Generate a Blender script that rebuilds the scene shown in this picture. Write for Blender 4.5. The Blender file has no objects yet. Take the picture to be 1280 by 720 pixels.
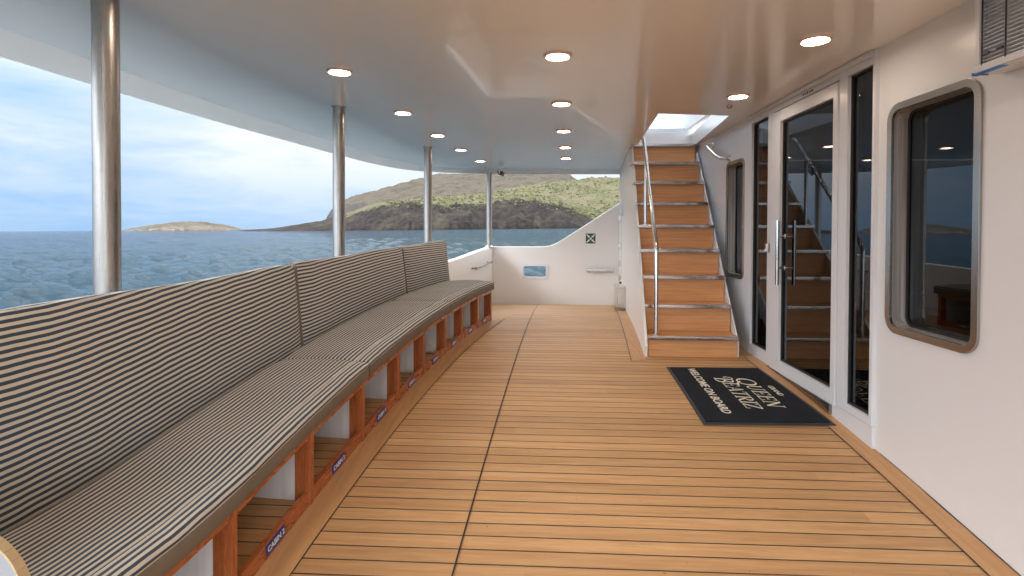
import bpy, bmesh, math, random
import numpy as np
from mathutils import Vector, Matrix, noise as mnoise

C = bpy.context
scene = C.scene
R = math.radians

# ------------------------------------------------------------------ camera
cam_data = bpy.data.cameras.new("camera")
cam = bpy.data.objects.new("camera", cam_data)
scene.collection.objects.link(cam)
scene.camera = cam
cam_data.sensor_width = 36.0
cam_data.lens = 36.0 * 680 / 1280
cam_data.clip_start = 0.05
cam_data.clip_end = 20000
YAW = math.atan(35 / 680)
PITCH = R(0.86)
CAM_Z = 1.06
cam.location = (0, 0, CAM_Z)
cam.rotation_euler = (Matrix.Rotation(YAW, 3, 'Z') @ Matrix.Rotation(math.pi / 2 - PITCH, 3, 'X') @ Matrix.Rotation(R(0.2), 3, 'Z')).to_euler()
cam_data.shift_y = -63.8 / 1280

# ------------------------------------------------------------------ sky and sun
SUN_AZ = R(215)          # measured from +Y towards +X: behind the camera, over the stern
SUN_EL = R(50)
world = bpy.data.worlds.new("World")
scene.world = world
world.use_nodes = True
wn = world.node_tree
wn.nodes.clear()


def W(kind, **kw):
    n = wn.nodes.new(kind)
    for k, v in kw.items():
        setattr(n, k, v)
    return n


wl = wn.links.new
w_out = W('ShaderNodeOutputWorld')
w_bg = W('ShaderNodeBackground')
w_bg.inputs['Strength'].default_value = 0.1
sky = W('ShaderNodeTexSky')
sky.sky_type = 'NISHITA'
sky.sun_disc = False
sky.sun_elevation = SUN_EL
sky.sun_rotation = SUN_AZ
sky.air_density = 1.0
sky.dust_density = 0.6
w_tc = W('ShaderNodeTexCoord')
w_sep = W('ShaderNodeSeparateXYZ')
wl(w_tc.outputs['Generated'], w_sep.inputs[0])
w_add = W('ShaderNodeMath', operation='ADD')
w_abs = W('ShaderNodeMath', operation='MAXIMUM')
w_abs.inputs[1].default_value = 0.0
wl(w_sep.outputs['Z'], w_abs.inputs[0])
wl(w_abs.outputs[0], w_add.inputs[0])
w_add.inputs[1].default_value = 0.20
w_dx = W('ShaderNodeMath', operation='DIVIDE')
w_dy = W('ShaderNodeMath', operation='DIVIDE')
wl(w_sep.outputs['X'], w_dx.inputs[0]); wl(w_add.outputs[0], w_dx.inputs[1])
wl(w_sep.outputs['Y'], w_dy.inputs[0]); wl(w_add.outputs[0], w_dy.inputs[1])
w_cmb = W('ShaderNodeCombineXYZ')
wl(w_dx.outputs[0], w_cmb.inputs[0]); wl(w_dy.outputs[0], w_cmb.inputs[1])
w_noise = W('ShaderNodeTexNoise')
w_noise.inputs['Scale'].default_value = 1.1
w_noise.inputs['Detail'].default_value = 9
w_noise.inputs['Roughness'].default_value = 0.58
w_noise.inputs['Distortion'].default_value = 0.35
wl(w_cmb.outputs[0], w_noise.inputs['Vector'])
w_ramp = W('ShaderNodeValToRGB')
w_ramp.color_ramp.elements[0].position = 0.30
w_ramp.color_ramp.elements[0].color = (0.12, 0.12, 0.12, 1)
w_ramp.color_ramp.elements[1].position = 0.66
w_ramp.color_ramp.elements[1].color = (0.95, 0.95, 0.95, 1)
w_side = W('ShaderNodeMapRange')
w_side.inputs['From Min'].default_value = -0.75
w_side.inputs['From Max'].default_value = -0.05
w_side.inputs['To Min'].default_value = -0.07
w_side.inputs['To Max'].default_value = 0.30
wl(w_sep.outputs['X'], w_side.inputs['Value'])
w_ns = W('ShaderNodeMath', operation='ADD')
wl(w_noise.outputs['Fac'], w_ns.inputs[0]); wl(w_side.outputs[0], w_ns.inputs[1])
wl(w_ns.outputs[0], w_ramp.inputs[0])
# the cloud sheet thins out towards the horizon
w_hz = W('ShaderNodeMapRange')
w_hz.inputs['From Min'].default_value = 0.0
w_hz.inputs['From Max'].default_value = 0.13
w_hz.inputs['To Min'].default_value = 0.25
w_hz.inputs['To Max'].default_value = 1.0
wl(w_sep.outputs['Z'], w_hz.inputs['Value'])
w_mul = W('ShaderNodeMath', operation='MULTIPLY')
wl(w_ramp.outputs['Color'], w_mul.inputs[0]); wl(w_hz.outputs[0], w_mul.inputs[1])
w_cl = W('ShaderNodeMix', data_type='RGBA')
w_full = W('ShaderNodeMath', operation='ADD', use_clamp=True)
wl(w_mul.outputs[0], w_full.inputs[0])
wl(w_full.outputs[0], w_cl.inputs[0])
# overcast boosted high up and behind the view to light the covered deck
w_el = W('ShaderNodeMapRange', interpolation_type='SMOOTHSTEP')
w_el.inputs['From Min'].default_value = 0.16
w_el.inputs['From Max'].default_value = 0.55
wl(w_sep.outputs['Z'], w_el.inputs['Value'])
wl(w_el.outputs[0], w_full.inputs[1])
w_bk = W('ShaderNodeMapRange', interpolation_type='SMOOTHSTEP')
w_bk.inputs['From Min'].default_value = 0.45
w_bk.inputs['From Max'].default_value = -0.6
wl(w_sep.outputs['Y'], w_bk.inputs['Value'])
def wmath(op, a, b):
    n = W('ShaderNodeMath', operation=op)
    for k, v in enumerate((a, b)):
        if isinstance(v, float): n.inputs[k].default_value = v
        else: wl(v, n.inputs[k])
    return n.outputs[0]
K_EL, K_BK, K_EL_BK = 1.9, 4.4, 10.0
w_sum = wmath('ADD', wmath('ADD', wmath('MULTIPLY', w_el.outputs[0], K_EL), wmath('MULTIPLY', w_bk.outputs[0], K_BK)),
              wmath('MULTIPLY', wmath('MULTIPLY', w_el.outputs[0], w_bk.outputs[0]), K_EL_BK))
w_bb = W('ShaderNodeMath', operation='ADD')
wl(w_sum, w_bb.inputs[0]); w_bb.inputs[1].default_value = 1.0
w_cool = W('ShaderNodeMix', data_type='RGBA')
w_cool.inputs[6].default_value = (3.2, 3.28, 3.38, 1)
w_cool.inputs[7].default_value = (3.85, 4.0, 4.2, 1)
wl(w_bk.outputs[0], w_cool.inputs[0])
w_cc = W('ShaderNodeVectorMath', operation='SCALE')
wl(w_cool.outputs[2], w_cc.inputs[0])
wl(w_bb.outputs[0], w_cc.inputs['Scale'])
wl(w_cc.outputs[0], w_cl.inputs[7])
w_tint = W('ShaderNodeMix', data_type='RGBA', blend_type='MULTIPLY')
w_tint.inputs[0].default_value = 1.0
w_low = W('ShaderNodeMapRange', interpolation_type='SMOOTHSTEP')
w_low.inputs['From Min'].default_value = 0.0
w_low.inputs['From Max'].default_value = 0.30
wl(w_sep.outputs['Z'], w_low.inputs['Value'])
w_tc2 = W('ShaderNodeMix', data_type='RGBA')
w_tc2.inputs[6].default_value = (0.28, 0.41, 0.65, 1)
w_tc2.inputs[7].default_value = (0.65, 0.72, 0.80, 1)
wl(w_low.outputs[0], w_tc2.inputs[0])
wl(w_tc2.outputs[2], w_tint.inputs[7])
wl(sky.outputs[0], w_tint.inputs[6])
# pale blue air low over the sea
w_hb = W('ShaderNodeMix', data_type='RGBA')
w_hb.inputs[7].default_value = (1.05, 1.85, 2.95, 1)
w_hm = W('ShaderNodeMapRange', interpolation_type='SMOOTHSTEP')
w_hm.inputs['From Min'].default_value = 0.02
w_hm.inputs['From Max'].default_value = 0.42
w_hm.inputs['To Min'].default_value = 0.92
w_hm.inputs['To Max'].default_value = 0.0
wl(w_sep.outputs['Z'], w_hm.inputs['Value'])
wl(w_hm.outputs[0], w_hb.inputs[0])
wl(w_tint.outputs[2], w_hb.inputs[6])
wl(w_hb.outputs[2], w_cl.inputs[6])
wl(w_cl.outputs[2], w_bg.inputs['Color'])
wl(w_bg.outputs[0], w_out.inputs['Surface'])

sun_d = bpy.data.lights.new("sun", 'SUN')
sun_d.energy = 2.0
sun_d.angle = R(0.6)
sun_d.color = (1.0, 0.94, 0.86)
sun = bpy.data.objects.new("sun", sun_d)
scene.collection.objects.link(sun)
sdir = Vector((math.sin(SUN_AZ) * math.cos(SUN_EL), math.cos(SUN_AZ) * math.cos(SUN_EL), math.sin(SUN_EL)))
sun.rotation_euler = (-sdir).to_track_quat('-Z', 'Y').to_euler()
sun.location = (0, 0, 60)

scene.view_settings.view_transform = 'Standard'
scene.view_settings.look = 'None'
scene.view_settings.gamma = 1
scene.view_settings.use_curve_mapping = False
scene.view_settings.exposure = 1.72
scene.render.engine = 'CYCLES'
scene.cycles.max_bounces = 10
scene.cycles.diffuse_bounces = 6
scene.cycles.glossy_bounces = 5
scene.cycles.transparent_max_bounces = 12
scene.cycles.sample_clamp_indirect = 4
scene.cycles.use_denoising = True
scene.cycles.caustics_reflective = False
scene.cycles.caustics_refractive = False

rnd = random.Random(7)

# ------------------------------------------------------------------ helpers
def link(o, parent=None):
    scene.collection.objects.link(o)
    if parent is not None:
        o.parent = parent
    return o


def tag(o, label=None, cat=None, group=None, kind=None):
    if label: o['label'] = label
    if cat: o['category'] = cat
    if group: o['group'] = group
    if kind: o['kind'] = kind
    return o


def empty(name, loc=(0, 0, 0), label=None, cat=None, group=None, parent=None):
    o = bpy.data.objects.new(name, None)
    o.empty_display_size = 0.1
    o.location = loc
    link(o, parent)
    return tag(o, label, cat, group)


class MB:
    """collects geometry in world coordinates; build() makes one mesh object"""
    def __init__(self):
        self.v, self.f, self.uv = [], [], {}

    def vert(self, p):
        self.v.append(tuple(p)); return len(self.v) - 1

    def face(self, pts, uv=None):
        i = [self.vert(p) for p in pts]
        self.f.append(i)
        if uv: self.uv[len(self.f) - 1] = uv

    def box(self, lo, hi, M=None):
        x0, y0, z0 = lo; x1, y1, z1 = hi
        p = [(x0, y0, z0), (x1, y0, z0), (x1, y1, z0), (x0, y1, z0), (x0, y0, z1), (x1, y0, z1), (x1, y1, z1), (x0, y1, z1)]
        if M is not None: p = [M @ Vector(q) for q in p]
        b = len(self.v); self.v += [tuple(q) for q in p]
        for q in ((0, 3, 2, 1), (4, 5, 6, 7), (0, 1, 5, 4), (1, 2, 6, 5), (2, 3, 7, 6), (3, 0, 4, 7)):
            self.f.append([b + k for k in q])
        return self

    def hexa(self, p):
        b = len(self.v); self.v += [tuple(q) for q in p]
        for q in ((0, 3, 2, 1), (4, 5, 6, 7), (0, 1, 5, 4), (1, 2, 6, 5), (2, 3, 7, 6), (3, 0, 4, 7)):
            self.f.append([b + k for k in q])
        return self

    def tube(self, path, r, n=14, caps=True):
        path = [Vector(p) for p in path]
        rs = r if isinstance(r, (list, tuple)) else [r] * len(path)
        rings = []
        up = None
        for k, p in enumerate(path):
            if k == 0: t = path[1] - p
            elif k == len(path) - 1: t = p - path[k - 1]
            else: t = (path[k + 1] - p).normalized() + (p - path[k - 1]).normalized()
            t.normalize()
            if up is None:
                a = Vector((0, 0, 1)) if abs(t.z) < 0.9 else Vector((1, 0, 0))
                up = t.cross(a).normalized()
            else:
                up = (up - t * up.dot(t)).normalized()
            w = t.cross(up)
            ring = []
            for j in range(n):
                a = 2 * math.pi * j / n
                ring.append(self.vert(p + (up * math.cos(a) + w * math.sin(a)) * rs[k]))
            rings.append(ring)
        for a, b in zip(rings, rings[1:]):
            for j in range(n):
                self.f.append([a[j], a[(j + 1) % n], b[(j + 1) % n], b[j]])
        if caps:
            self.f.append(rings[0][::-1]); self.f.append(rings[-1])
        return self

    def lathe(self, prof, centre, n=24, axis='Z'):
        cx, cy, cz = centre
        rings = []
        for (r, h) in prof:
            ring = []
            for j in range(n):
                a = 2 * math.pi * j / n
                ring.append(self.vert((cx + r * math.cos(a), cy + r * math.sin(a), cz + h)))
            rings.append(ring)
        for a, b in zip(rings, rings[1:]):
            for j in range(n):
                self.f.append([a[j], a[(j + 1) % n], b[(j + 1) % n], b[j]])
        self.f.append(rings[0][::-1]); self.f.append(rings[-1])
        return self

    def plate(self, outer, holes, front, back):
        """flat sheet with holes and thickness: outer/holes are 2D loops, front/back map 2D to 3D"""
        bm = bmesh.new()
        loops, flat = [], []
        for lp in [outer] + list(holes):
            vs = [bm.verts.new((x, y, 0)) for x, y in lp]
            loops.append(vs)
            for a, b in zip(vs, vs[1:] + vs[:1]):
                bm.edges.new((a, b))
        bm.verts.index_update()
        bmesh.ops.triangle_fill(bm, use_beauty=True, use_dissolve=False, edges=bm.edges[:], normal=(0, 0, 1))
        bm.verts.index_update()
        n = len(bm.verts)
        co = [(v.co.x, v.co.y) for v in bm.verts]
        b0 = len(self.v)
        self.v += [tuple(front(*c)) for c in co]
        self.v += [tuple(back(*c)) for c in co]
        for f in bm.faces:
            i = [v.index for v in f.verts]
            self.f.append([b0 + k for k in i])
            self.f.append([b0 + n + k for k in i[::-1]])
        for vs in loops:
            idx = [v.index for v in vs]
            for a, b in zip(idx, idx[1:] + idx[:1]):
                self.f.append([b0 + a, b0 + b, b0 + n + b, b0 + n + a])
        bm.free()
        return self

    def build(self, name, mat, parent=None, bevel=0.0, smooth=35, segs=2, merge=True, recalc=True):
        me = bpy.data.meshes.new(name)
        me.from_pydata(self.v, [], self.f)
        if self.uv:
            ul = me.uv_layers.new(name='UVMap')
            for pi, poly in enumerate(me.polygons):
                uv = self.uv.get(pi)
                if uv:
                    for li, q in zip(poly.loop_indices, uv):
                        ul.data[li].uv = q
        bm = bmesh.new(); bm.from_mesh(me)
        if merge:
            bmesh.ops.remove_doubles(bm, verts=bm.verts, dist=1e-5)
        if recalc: bmesh.ops.recalc_face_normals(bm, faces=bm.faces)
        if bevel > 0:
            es = [e for e in bm.edges if len(e.link_faces) == 2 and e.calc_face_angle(0) > R(30)]
            bmesh.ops.bevel(bm, geom=es, offset=bevel, segments=segs, profile=0.5, affect='EDGES', clamp_overlap=True)
        bm.to_mesh(me); bm.free()
        # origin at the base centre of the piece
        o = bpy.data.objects.new(name, me)
        if smooth:
            me.shade_smooth()
            me.set_sharp_from_angle(angle=R(smooth))
        if bevel > 0 and smooth:
            wn_ = o.modifiers.new('weighted_normals', 'WEIGHTED_NORMAL'); wn_.keep_sharp = True
        if mat: me.materials.append(mat)
        link(o, parent)
        if parent is not None:
            o.matrix_parent_inverse = Matrix.Translation(-wloc(parent))
        else:
            cs = np.empty(len(me.vertices) * 3); me.vertices.foreach_get('co', cs); cs = cs.reshape(-1, 3)
            c = Vector(((cs[:, 0].min() + cs[:, 0].max()) / 2, (cs[:, 1].min() + cs[:, 1].max()) / 2, cs[:, 2].min()))
            me.transform(Matrix.Translation(-c)); o.location = c
        return o


def wloc(o):
    """world position of an unrotated object before the depsgraph has run"""
    p = Vector(o.location)
    if o.parent is not None:
        p = p + o.matrix_parent_inverse.to_translation() + wloc(o.parent)
    return p


def rrect(x0, y0, x1, y1, r, n=6):
    pts = []
    for cx, cy, a0 in ((x1 - r, y0 + r, -90), (x1 - r, y1 - r, 0), (x0 + r, y1 - r, 90), (x0 + r, y0 + r, 180)):
        for k in range(n + 1):
            a = R(a0 + 90 * k / n)
            pts.append((cx + r * math.cos(a), cy + r * math.sin(a)))
    return pts


def text_mesh(name, body, size, M, mat, parent, extrude=0.0006, shear=0.0, spacing=1.0, bold=0.0):
    cu = bpy.data.curves.new(name, 'FONT')
    cu.body = body; cu.size = size; cu.align_x = 'CENTER'; cu.align_y = 'CENTER'
    cu.extrude = extrude; cu.shear = shear; cu.space_character = spacing; cu.offset = bold
    cu.resolution_u = 3
    t = bpy.data.objects.new(name, cu)
    scene.collection.objects.link(t)
    C.view_layer.update()
    me = bpy.data.meshes.new_from_object(t.evaluated_get(C.evaluated_depsgraph_get()))
    bpy.data.objects.remove(t)
    me.transform(M)
    me.materials.clear(); me.materials.append(mat)
    me.name = name
    o = bpy.data.objects.new(name, me)
    link(o, parent)
    if parent is not None: o.matrix_parent_inverse = Matrix.Translation(-wloc(parent))
    return o


# ------------------------------------------------------------------ materials
class Mat:
    def __init__(self, name):
        self.m = bpy.data.materials.new(name)
        self.m.use_nodes = True
        self.t = self.m.node_tree
        self.b = self.t.nodes['Principled BSDF']
        self.out = self.t.nodes['Material Output']

    def n(self, kind, ins=None, **kw):
        nd = self.t.nodes.new(kind)
        for k, v in kw.items(): setattr(nd, k, v)
        for k, v in (ins or {}).items():
            if isinstance(v, bpy.types.NodeSocket): self.t.links.new(v, nd.inputs[k])
            else: nd.inputs[k].default_value = v
        return nd

    def set(self, **kw):
        for k, v in kw.items():
            k = k.replace('_', ' ')
            if isinstance(v, bpy.types.NodeSocket): self.t.links.new(v, self.b.inputs[k])
            else: self.b.inputs[k].default_value = v
        return self

    def obj(self):
        return self.n('ShaderNodeTexCoord').outputs['Object']

    def pos(self):
        return self.n('ShaderNodeNewGeometry').outputs['Position']

    def noise(self, vec, scale, detail=4, rough=0.55, dist=0.0):
        return self.n('ShaderNodeTexNoise', {'Vector': vec, 'Scale': scale, 'Detail': detail, 'Roughness': rough, 'Distortion': dist}).outputs['Fac']

    def scale(self, vec, s):
        return self.n('ShaderNodeVectorMath', {0: vec, 1: s}, operation='MULTIPLY').outputs[0]

    def math(self, op, a, b=0.0, c=0.0):
        return self.n('ShaderNodeMath', {0: a, 1: b, 2: c}, operation=op).outputs[0]

    def ramp(self, fac, stops, interp='LINEAR'):
        nd = self.n('ShaderNodeValToRGB', {0: fac})
        cr = nd.color_ramp; cr.interpolation = interp
        while len(cr.elements) < len(stops): cr.elements.new(0.5)
        for e, (p, c) in zip(cr.elements, stops):
            e.position = p
            e.color = (c[0], c[1], c[2], 1) if isinstance(c, (tuple, list)) else (c, c, c, 1)
        return nd.outputs[0]

    def mix(self, fac, a, b, blend='MIX'):
        nd = self.n('ShaderNodeMix', data_type='RGBA', blend_type=blend)
        for k, v in ((0, fac), (6, a), (7, b)):
            if isinstance(v, bpy.types.NodeSocket): self.t.links.new(v, nd.inputs[k])
            else: nd.inputs[k].default_value = v if k == 0 else (*v, 1) if len(v) == 3 else v
        return nd.outputs[2]

    def bump(self, h, strength=0.3, dist=0.002):
        o = self.n('ShaderNodeBump', {'Height': h, 'Strength': strength, 'Distance': dist}).outputs[0]
        self.t.links.new(o, self.b.inputs['Normal'])
        return self

    def map(self, v, a, b, c, d):
        return self.n('ShaderNodeMapRange', {'Value': v, 'From Min': a, 'From Max': b, 'To Min': c, 'To Max': d}).outputs[0]


def gelcoat(name, col, rough, wav, coat=0.0, spec=0.5):
    m = Mat(name); p = m.pos()
    n1 = m.noise(p, 1.3, 5, 0.6)
    n2 = m.noise(m.scale(p, (1, 1, 0.4)), 2.5, 5, 0.6)
    c = m.mix(m.map(n1, 0.1, 0.9, 0, 1), col, tuple(x * 0.98 for x in col))
    m.set(Base_Color=c, Roughness=m.map(n2, 0.1, 0.9, rough * 0.85, rough * 1.2) if coat > 0 else rough, Coat_Weight=coat, Coat_Roughness=0.06, Specular_IOR_Level=spec)
    if wav > 0: m.bump(m.noise(p, 2.2, 2, 0.4), wav, 0.02)
    return m.m


WHITE = gelcoat('white_gelcoat', (0.765, 0.79, 0.82), 0.30, 0.0)
BULW = gelcoat('bulwark_gelcoat', (0.78, 0.775, 0.765), 0.3, 0.06)
CEIL = gelcoat('ceiling_gelcoat', (0.88, 0.885, 0.88), 0.22, 0.06, spec=0.5, coat=0.4)

m = Mat('white_lacquer'); m.set(Base_Color=(0.70, 0.735, 0.785, 1), Roughness=0.3)
m.bump(m.noise(m.pos(), 60, 3), 0.05, 0.001); LACQ = m.m

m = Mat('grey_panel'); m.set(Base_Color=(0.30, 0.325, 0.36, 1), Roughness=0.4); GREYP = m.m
m = Mat('partition_white'); p = m.pos()
m.set(Base_Color=m.mix(m.map(m.noise(m.scale(p, (6, 6, 0.8)), 3), 0.4, 0.7, 0, 1), (0.74, 0.74, 0.74), (0.60, 0.60, 0.61)), Roughness=0.5); PART = m.m


def wood_grain(m, p, axis_scale, cols, scale=6.0):
    q = m.scale(p, axis_scale)
    g = m.noise(q, scale, 6, 0.62, 0.6)
    f = m.noise(m.scale(q, (1.0, 1.0, 1.0)), scale * 5, 3, 0.7)
    col = m.ramp(g, [(0.28, cols[0]), (0.5, cols[1]), (0.74, cols[2])])
    return m.mix(m.map(f, 0.45, 0.75, 0, 0.35), col, cols[0]), f


# teak deck: planks across the boat, dark caulk lines between
PITCH_P = 0.0795
def deck_material():
    m = Mat('teak_deck'); p = m.pos()
    sx = m.n('ShaderNodeSeparateXYZ', {0: p})
    wob = m.math('MULTIPLY', m.math('SUBTRACT', m.noise(m.scale(p, (0.6, 3, 0)), 1.0, 2), 0.5), 0.010)
    yy = m.math('DIVIDE', m.math('ADD', sx.outputs['Y'], wob), PITCH_P)
    row = m.math('FLOOR', yy)
    fr = m.math('FRACT', yy)
    w1 = m.n('ShaderNodeTexWhiteNoise', {'W': row}, noise_dimensions='1D').outputs['Value']
    # butt joints: each row is cut into boards of about 1.9 m
    xx = m.math('ADD', m.math('DIVIDE', sx.outputs['X'], 7.0), m.math('MULTIPLY', w1, 7.0))
    seg = m.math('FLOOR', xx)
    w2 = m.n('ShaderNodeTexWhiteNoise', {'Vector': m.n('ShaderNodeCombineXYZ', {0: seg, 1: row}).outputs[0]}, noise_dimensions='3D').outputs['Value']
    off = m.n('ShaderNodeCombineXYZ', {0: m.math('MULTIPLY', w2, 13.0), 1: 0.0, 2: m.math('MULTIPLY', w2, 5.0)}).outputs[0]
    pv = m.n('ShaderNodeVectorMath', {0: p, 1: off}, operation='ADD').outputs[0]
    col, f = wood_grain(m, pv, (0.55, 9, 1), [(0.42, 0.228, 0.096), (0.52, 0.305, 0.138), (0.585, 0.365, 0.178)], 4.0)
    tone = m.ramp(w2, [(0.0, (0.87, 0.855, 0.84)), (0.5, (1.0, 1.0, 1.0)), (1.0, (1.08, 1.09, 1.11))])
    col = m.mix(1.0, col, tone, 'MULTIPLY')
    stain = m.noise(p, 0.9, 5, 0.6)
    col = m.mix(m.map(stain, 0.5, 0.72, 0, 0.18), col, (0.30, 0.17, 0.09))
    spots = m.noise(p, 34, 2, 0.5)
    col = m.mix(m.map(spots, 0.74, 0.80, 0, 0.7), col, (0.10, 0.06, 0.035))
    e = m.math('ABSOLUTE', m.math('SUBTRACT', fr, 0.5))
    caulk = m.map(e, 0.456, 0.466, 0, 1)
    col = m.mix(caulk, col, (0.022, 0.02, 0.02))
    m.set(Base_Color=col, Roughness=m.map(f, 0.3, 0.7, 0.42, 0.62), Specular_IOR_Level=0.4)
    h = m.math('SUBTRACT', m.math('MULTIPLY', f, 0.25), caulk)
    m.bump(h, 0.35, 0.002)
    return m.m


DECK = deck_material()


def plank_mat(name, axis_scale, cols, rough=0.5, scale=4.0, spec=0.4, var=True):
    m = Mat(name); p = m.pos()
    if var:
        oi = m.n('ShaderNodeObjectInfo').outputs['Random']
        p = m.n('ShaderNodeVectorMath', {0: p, 1: m.n('ShaderNodeCombineXYZ', {0: m.math('MULTIPLY', oi, 17.0), 1: m.math('MULTIPLY', oi, 5.0), 2: m.math('MULTIPLY', oi, 9.0)}).outputs[0]}, operation='ADD').outputs[0]
    col, f = wood_grain(m, p, axis_scale, cols, scale)
    m.set(Base_Color=col, Roughness=m.map(f, 0.3, 0.7, rough * 0.8, rough * 1.2), Specular_IOR_Level=spec)
    m.bump(f, 0.15, 0.001)
    return m.m


MARGIN = plank_mat('teak_margin', (7, 0.5, 1), [(0.42, 0.222, 0.095), (0.50, 0.28, 0.125), (0.56, 0.335, 0.155)])
TREAD = plank_mat('teak_tread', (0.5, 11, 15), [(0.50, 0.225, 0.088), (0.64, 0.325, 0.142), (0.72, 0.40, 0.19)], 0.35)
VARN = plank_mat('varnished_frame', (9, 9, 0.7), [(0.30, 0.085, 0.027), (0.38, 0.115, 0.038), (0.46, 0.155, 0.055)], 0.28, 2.2, 0.5)
VARNR = plank_mat('varnished_rail', (2.5, 0.5, 2.5), [(0.30, 0.085, 0.027), (0.38, 0.115, 0.038), (0.46, 0.155, 0.055)], 0.28, 2.2, 0.5)


def steel(name, col=(0.62, 0.61, 0.59), rough=0.24, brush=(40, 40, 1.5)):
    m = Mat(name); p = m.pos()
    s = m.noise(m.scale(p, brush), 3, 4, 0.6)
    s2 = m.noise(p, 9, 4, 0.6)
    m.set(Base_Color=m.mix(m.map(s2, 0.5, 0.75, 0, 0.6), col, tuple(c * 0.72 for c in col)), Metallic=1.0, Roughness=m.map(s, 0.3, 0.7, rough * 0.7, rough * 1.35))
    return m.m


STEEL = steel('stainless_steel')
POLE = steel('pole_steel', (0.37, 0.355, 0.335), 0.34, (60, 60, 1.2))
m = Mat('flange_steel'); p = m.pos()
m.set(Base_Color=m.mix(m.noise(p, 3, 3), (0.40, 0.37, 0.33), (0.46, 0.43, 0.39)), Metallic=1.0, Roughness=0.27); FLANGE = m.m
m = Mat('reveal_steel'); p = m.pos()
m.set(Base_Color=m.mix(m.map(m.noise(m.scale(p, (30, 30, 0.6)), 2, 4), 0.35, 0.65, 0, 1), (0.30, 0.29, 0.28), (0.55, 0.54, 0.53)), Roughness=0.32, Metallic=0.25); REVEAL = m.m
POLISH = steel('polished_steel', (0.72, 0.70, 0.67), 0.10)
PLATE = steel('dull_steel_plate', (0.30, 0.29, 0.28), 0.30, (3, 3, 40))

m = Mat('dark_rubber'); m.set(Base_Color=(0.02, 0.02, 0.022, 1), Roughness=0.7); RUBBER = m.m
NOSE = steel('nosing_steel', (0.50, 0.48, 0.46), 0.16, (9, 9, 30))
m = Mat('dark_hardware'); m.set(Base_Color=(0.03, 0.03, 0.032, 1), Roughness=0.4); BLACK = m.m
m = Mat('caulk'); m.set(Base_Color=(0.022, 0.02, 0.02, 1), Roughness=0.6); CAULK = m.m
m = Mat('blue_film'); m.set(Base_Color=(0.02, 0.22, 0.62, 1), Roughness=0.35); FILM = m.m
m = Mat('blue_plate'); m.set(Base_Color=(0.012, 0.03, 0.20, 1), Roughness=0.3); BLUE = m.m
m = Mat('white_print'); m.set(Base_Color=(0.82, 0.82, 0.80, 1), Roughness=0.5); PRINT = m.m
m = Mat('cream_print'); m.set(Base_Color=(0.78, 0.74, 0.62, 1), Roughness=0.7); CREAM = m.m
m = Mat('green_plate'); m.set(Base_Color=(0.008, 0.075, 0.035, 1), Roughness=0.35); GREEN = m.m
m = Mat('tan_edging'); m.set(Base_Color=(0.52, 0.40, 0.23, 1), Roughness=0.5); TAN = m.m
m = Mat('coral_ring'); m.set(Base_Color=(0.80, 0.60, 0.55, 1), Roughness=0.3); RING = m.m


def lamp_mat(name, col, s):
    m = Mat(name)
    m.set(Base_Color=(0.9, 0.85, 0.8, 1), Emission_Color=(*col, 1), Emission_Strength=s)
    return m.m


LAMP = lamp_mat('lamp_diffuser', (1.0, 0.80, 0.62), 24.0)

# dark tinted glass: a clear dark tint with real mirror-like reflection
m = Mat('tinted_glass')
m.t.nodes.remove(m.b)
fr_ = m.n('ShaderNodeFresnel', {'IOR': 1.6})
tr_ = m.n('ShaderNodeBsdfTransparent', {'Color': (0.07, 0.066, 0.062, 1)})
gl_ = m.n('ShaderNodeBsdfGlossy', {'Color': (0.9, 0.95, 1.0, 1), 'Roughness': 0.015})
mx_ = m.n('ShaderNodeMixShader', {0: fr_.outputs[0], 1: tr_.outputs[0], 2: gl_.outputs[0]})
m.t.links.new(mx_.outputs[0], m.out.inputs['Surface'])
GLASS = m.m

# striped cushion cloth (stripes from the UV across the cushion)
def stripes(name):
    m = Mat(name)
    uv = m.n('ShaderNodeTexCoord').outputs['UV']
    p = m.pos()
    s = m.n('ShaderNodeSeparateXYZ', {0: uv})
    wob = m.math('MULTIPLY', m.math('SUBTRACT', m.noise(m.scale(p, (4, 4, 4)), 1.0, 3, 0.5), 0.5), 0.017)
    v = m.math('DIVIDE', m.math('ADD', s.outputs['Y'], wob), 0.0238)
    e = m.math('ABSOLUTE', m.math('SUBTRACT', m.math('FRACT', v), 0.5))
    k = m.map(e, 0.232, 0.272, 0, 1)
    weave = m.noise(p, 420, 2, 0.6)
    fade = m.noise(p, 3.0, 4, 0.6)
    cream = m.mix(fade, (0.64, 0.61, 0.54), (0.56, 0.53, 0.46))
    navy = m.mix(fade, (0.028, 0.052, 0.088), (0.045, 0.07, 0.105))
    col = m.mix(k, navy, cream)
    col = m.mix(m.map(weave, 0.35, 0.7, 0, 0.25), col, m.mix(0.5, col, (0.2, 0.18, 0.15)))
    m.set(Base_Color=col, Roughness=0.85, Specular_IOR_Level=0.15, Sheen_Weight=0.1)
    m.bump(m.math('ADD', m.math('MULTIPLY', weave, 0.2), m.noise(p, 11, 4, 0.5)), 0.4, 0.006)
    return m.m


STRIPE = stripes('striped_canvas')
m = Mat('taupe_band'); p = m.pos()
m.set(Base_Color=m.mix(m.noise(p, 14, 5, 0.65), (0.125, 0.10, 0.075), (0.22, 0.185, 0.14)), Roughness=0.75)
m.bump(m.noise(p, 300, 2), 0.3, 0.002); TAUPE = m.m

m = Mat('mat_pile'); p = m.pos()
pn = m.noise(p, 260, 2, 0.7)
m.set(Base_Color=m.mix(m.noise(p, 8, 4), (0.010, 0.012, 0.017), (0.022, 0.025, 0.032)), Roughness=0.95, Specular_IOR_Level=0.2)
m.bump(pn, 0.8, 0.004); PILE = m.m

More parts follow.
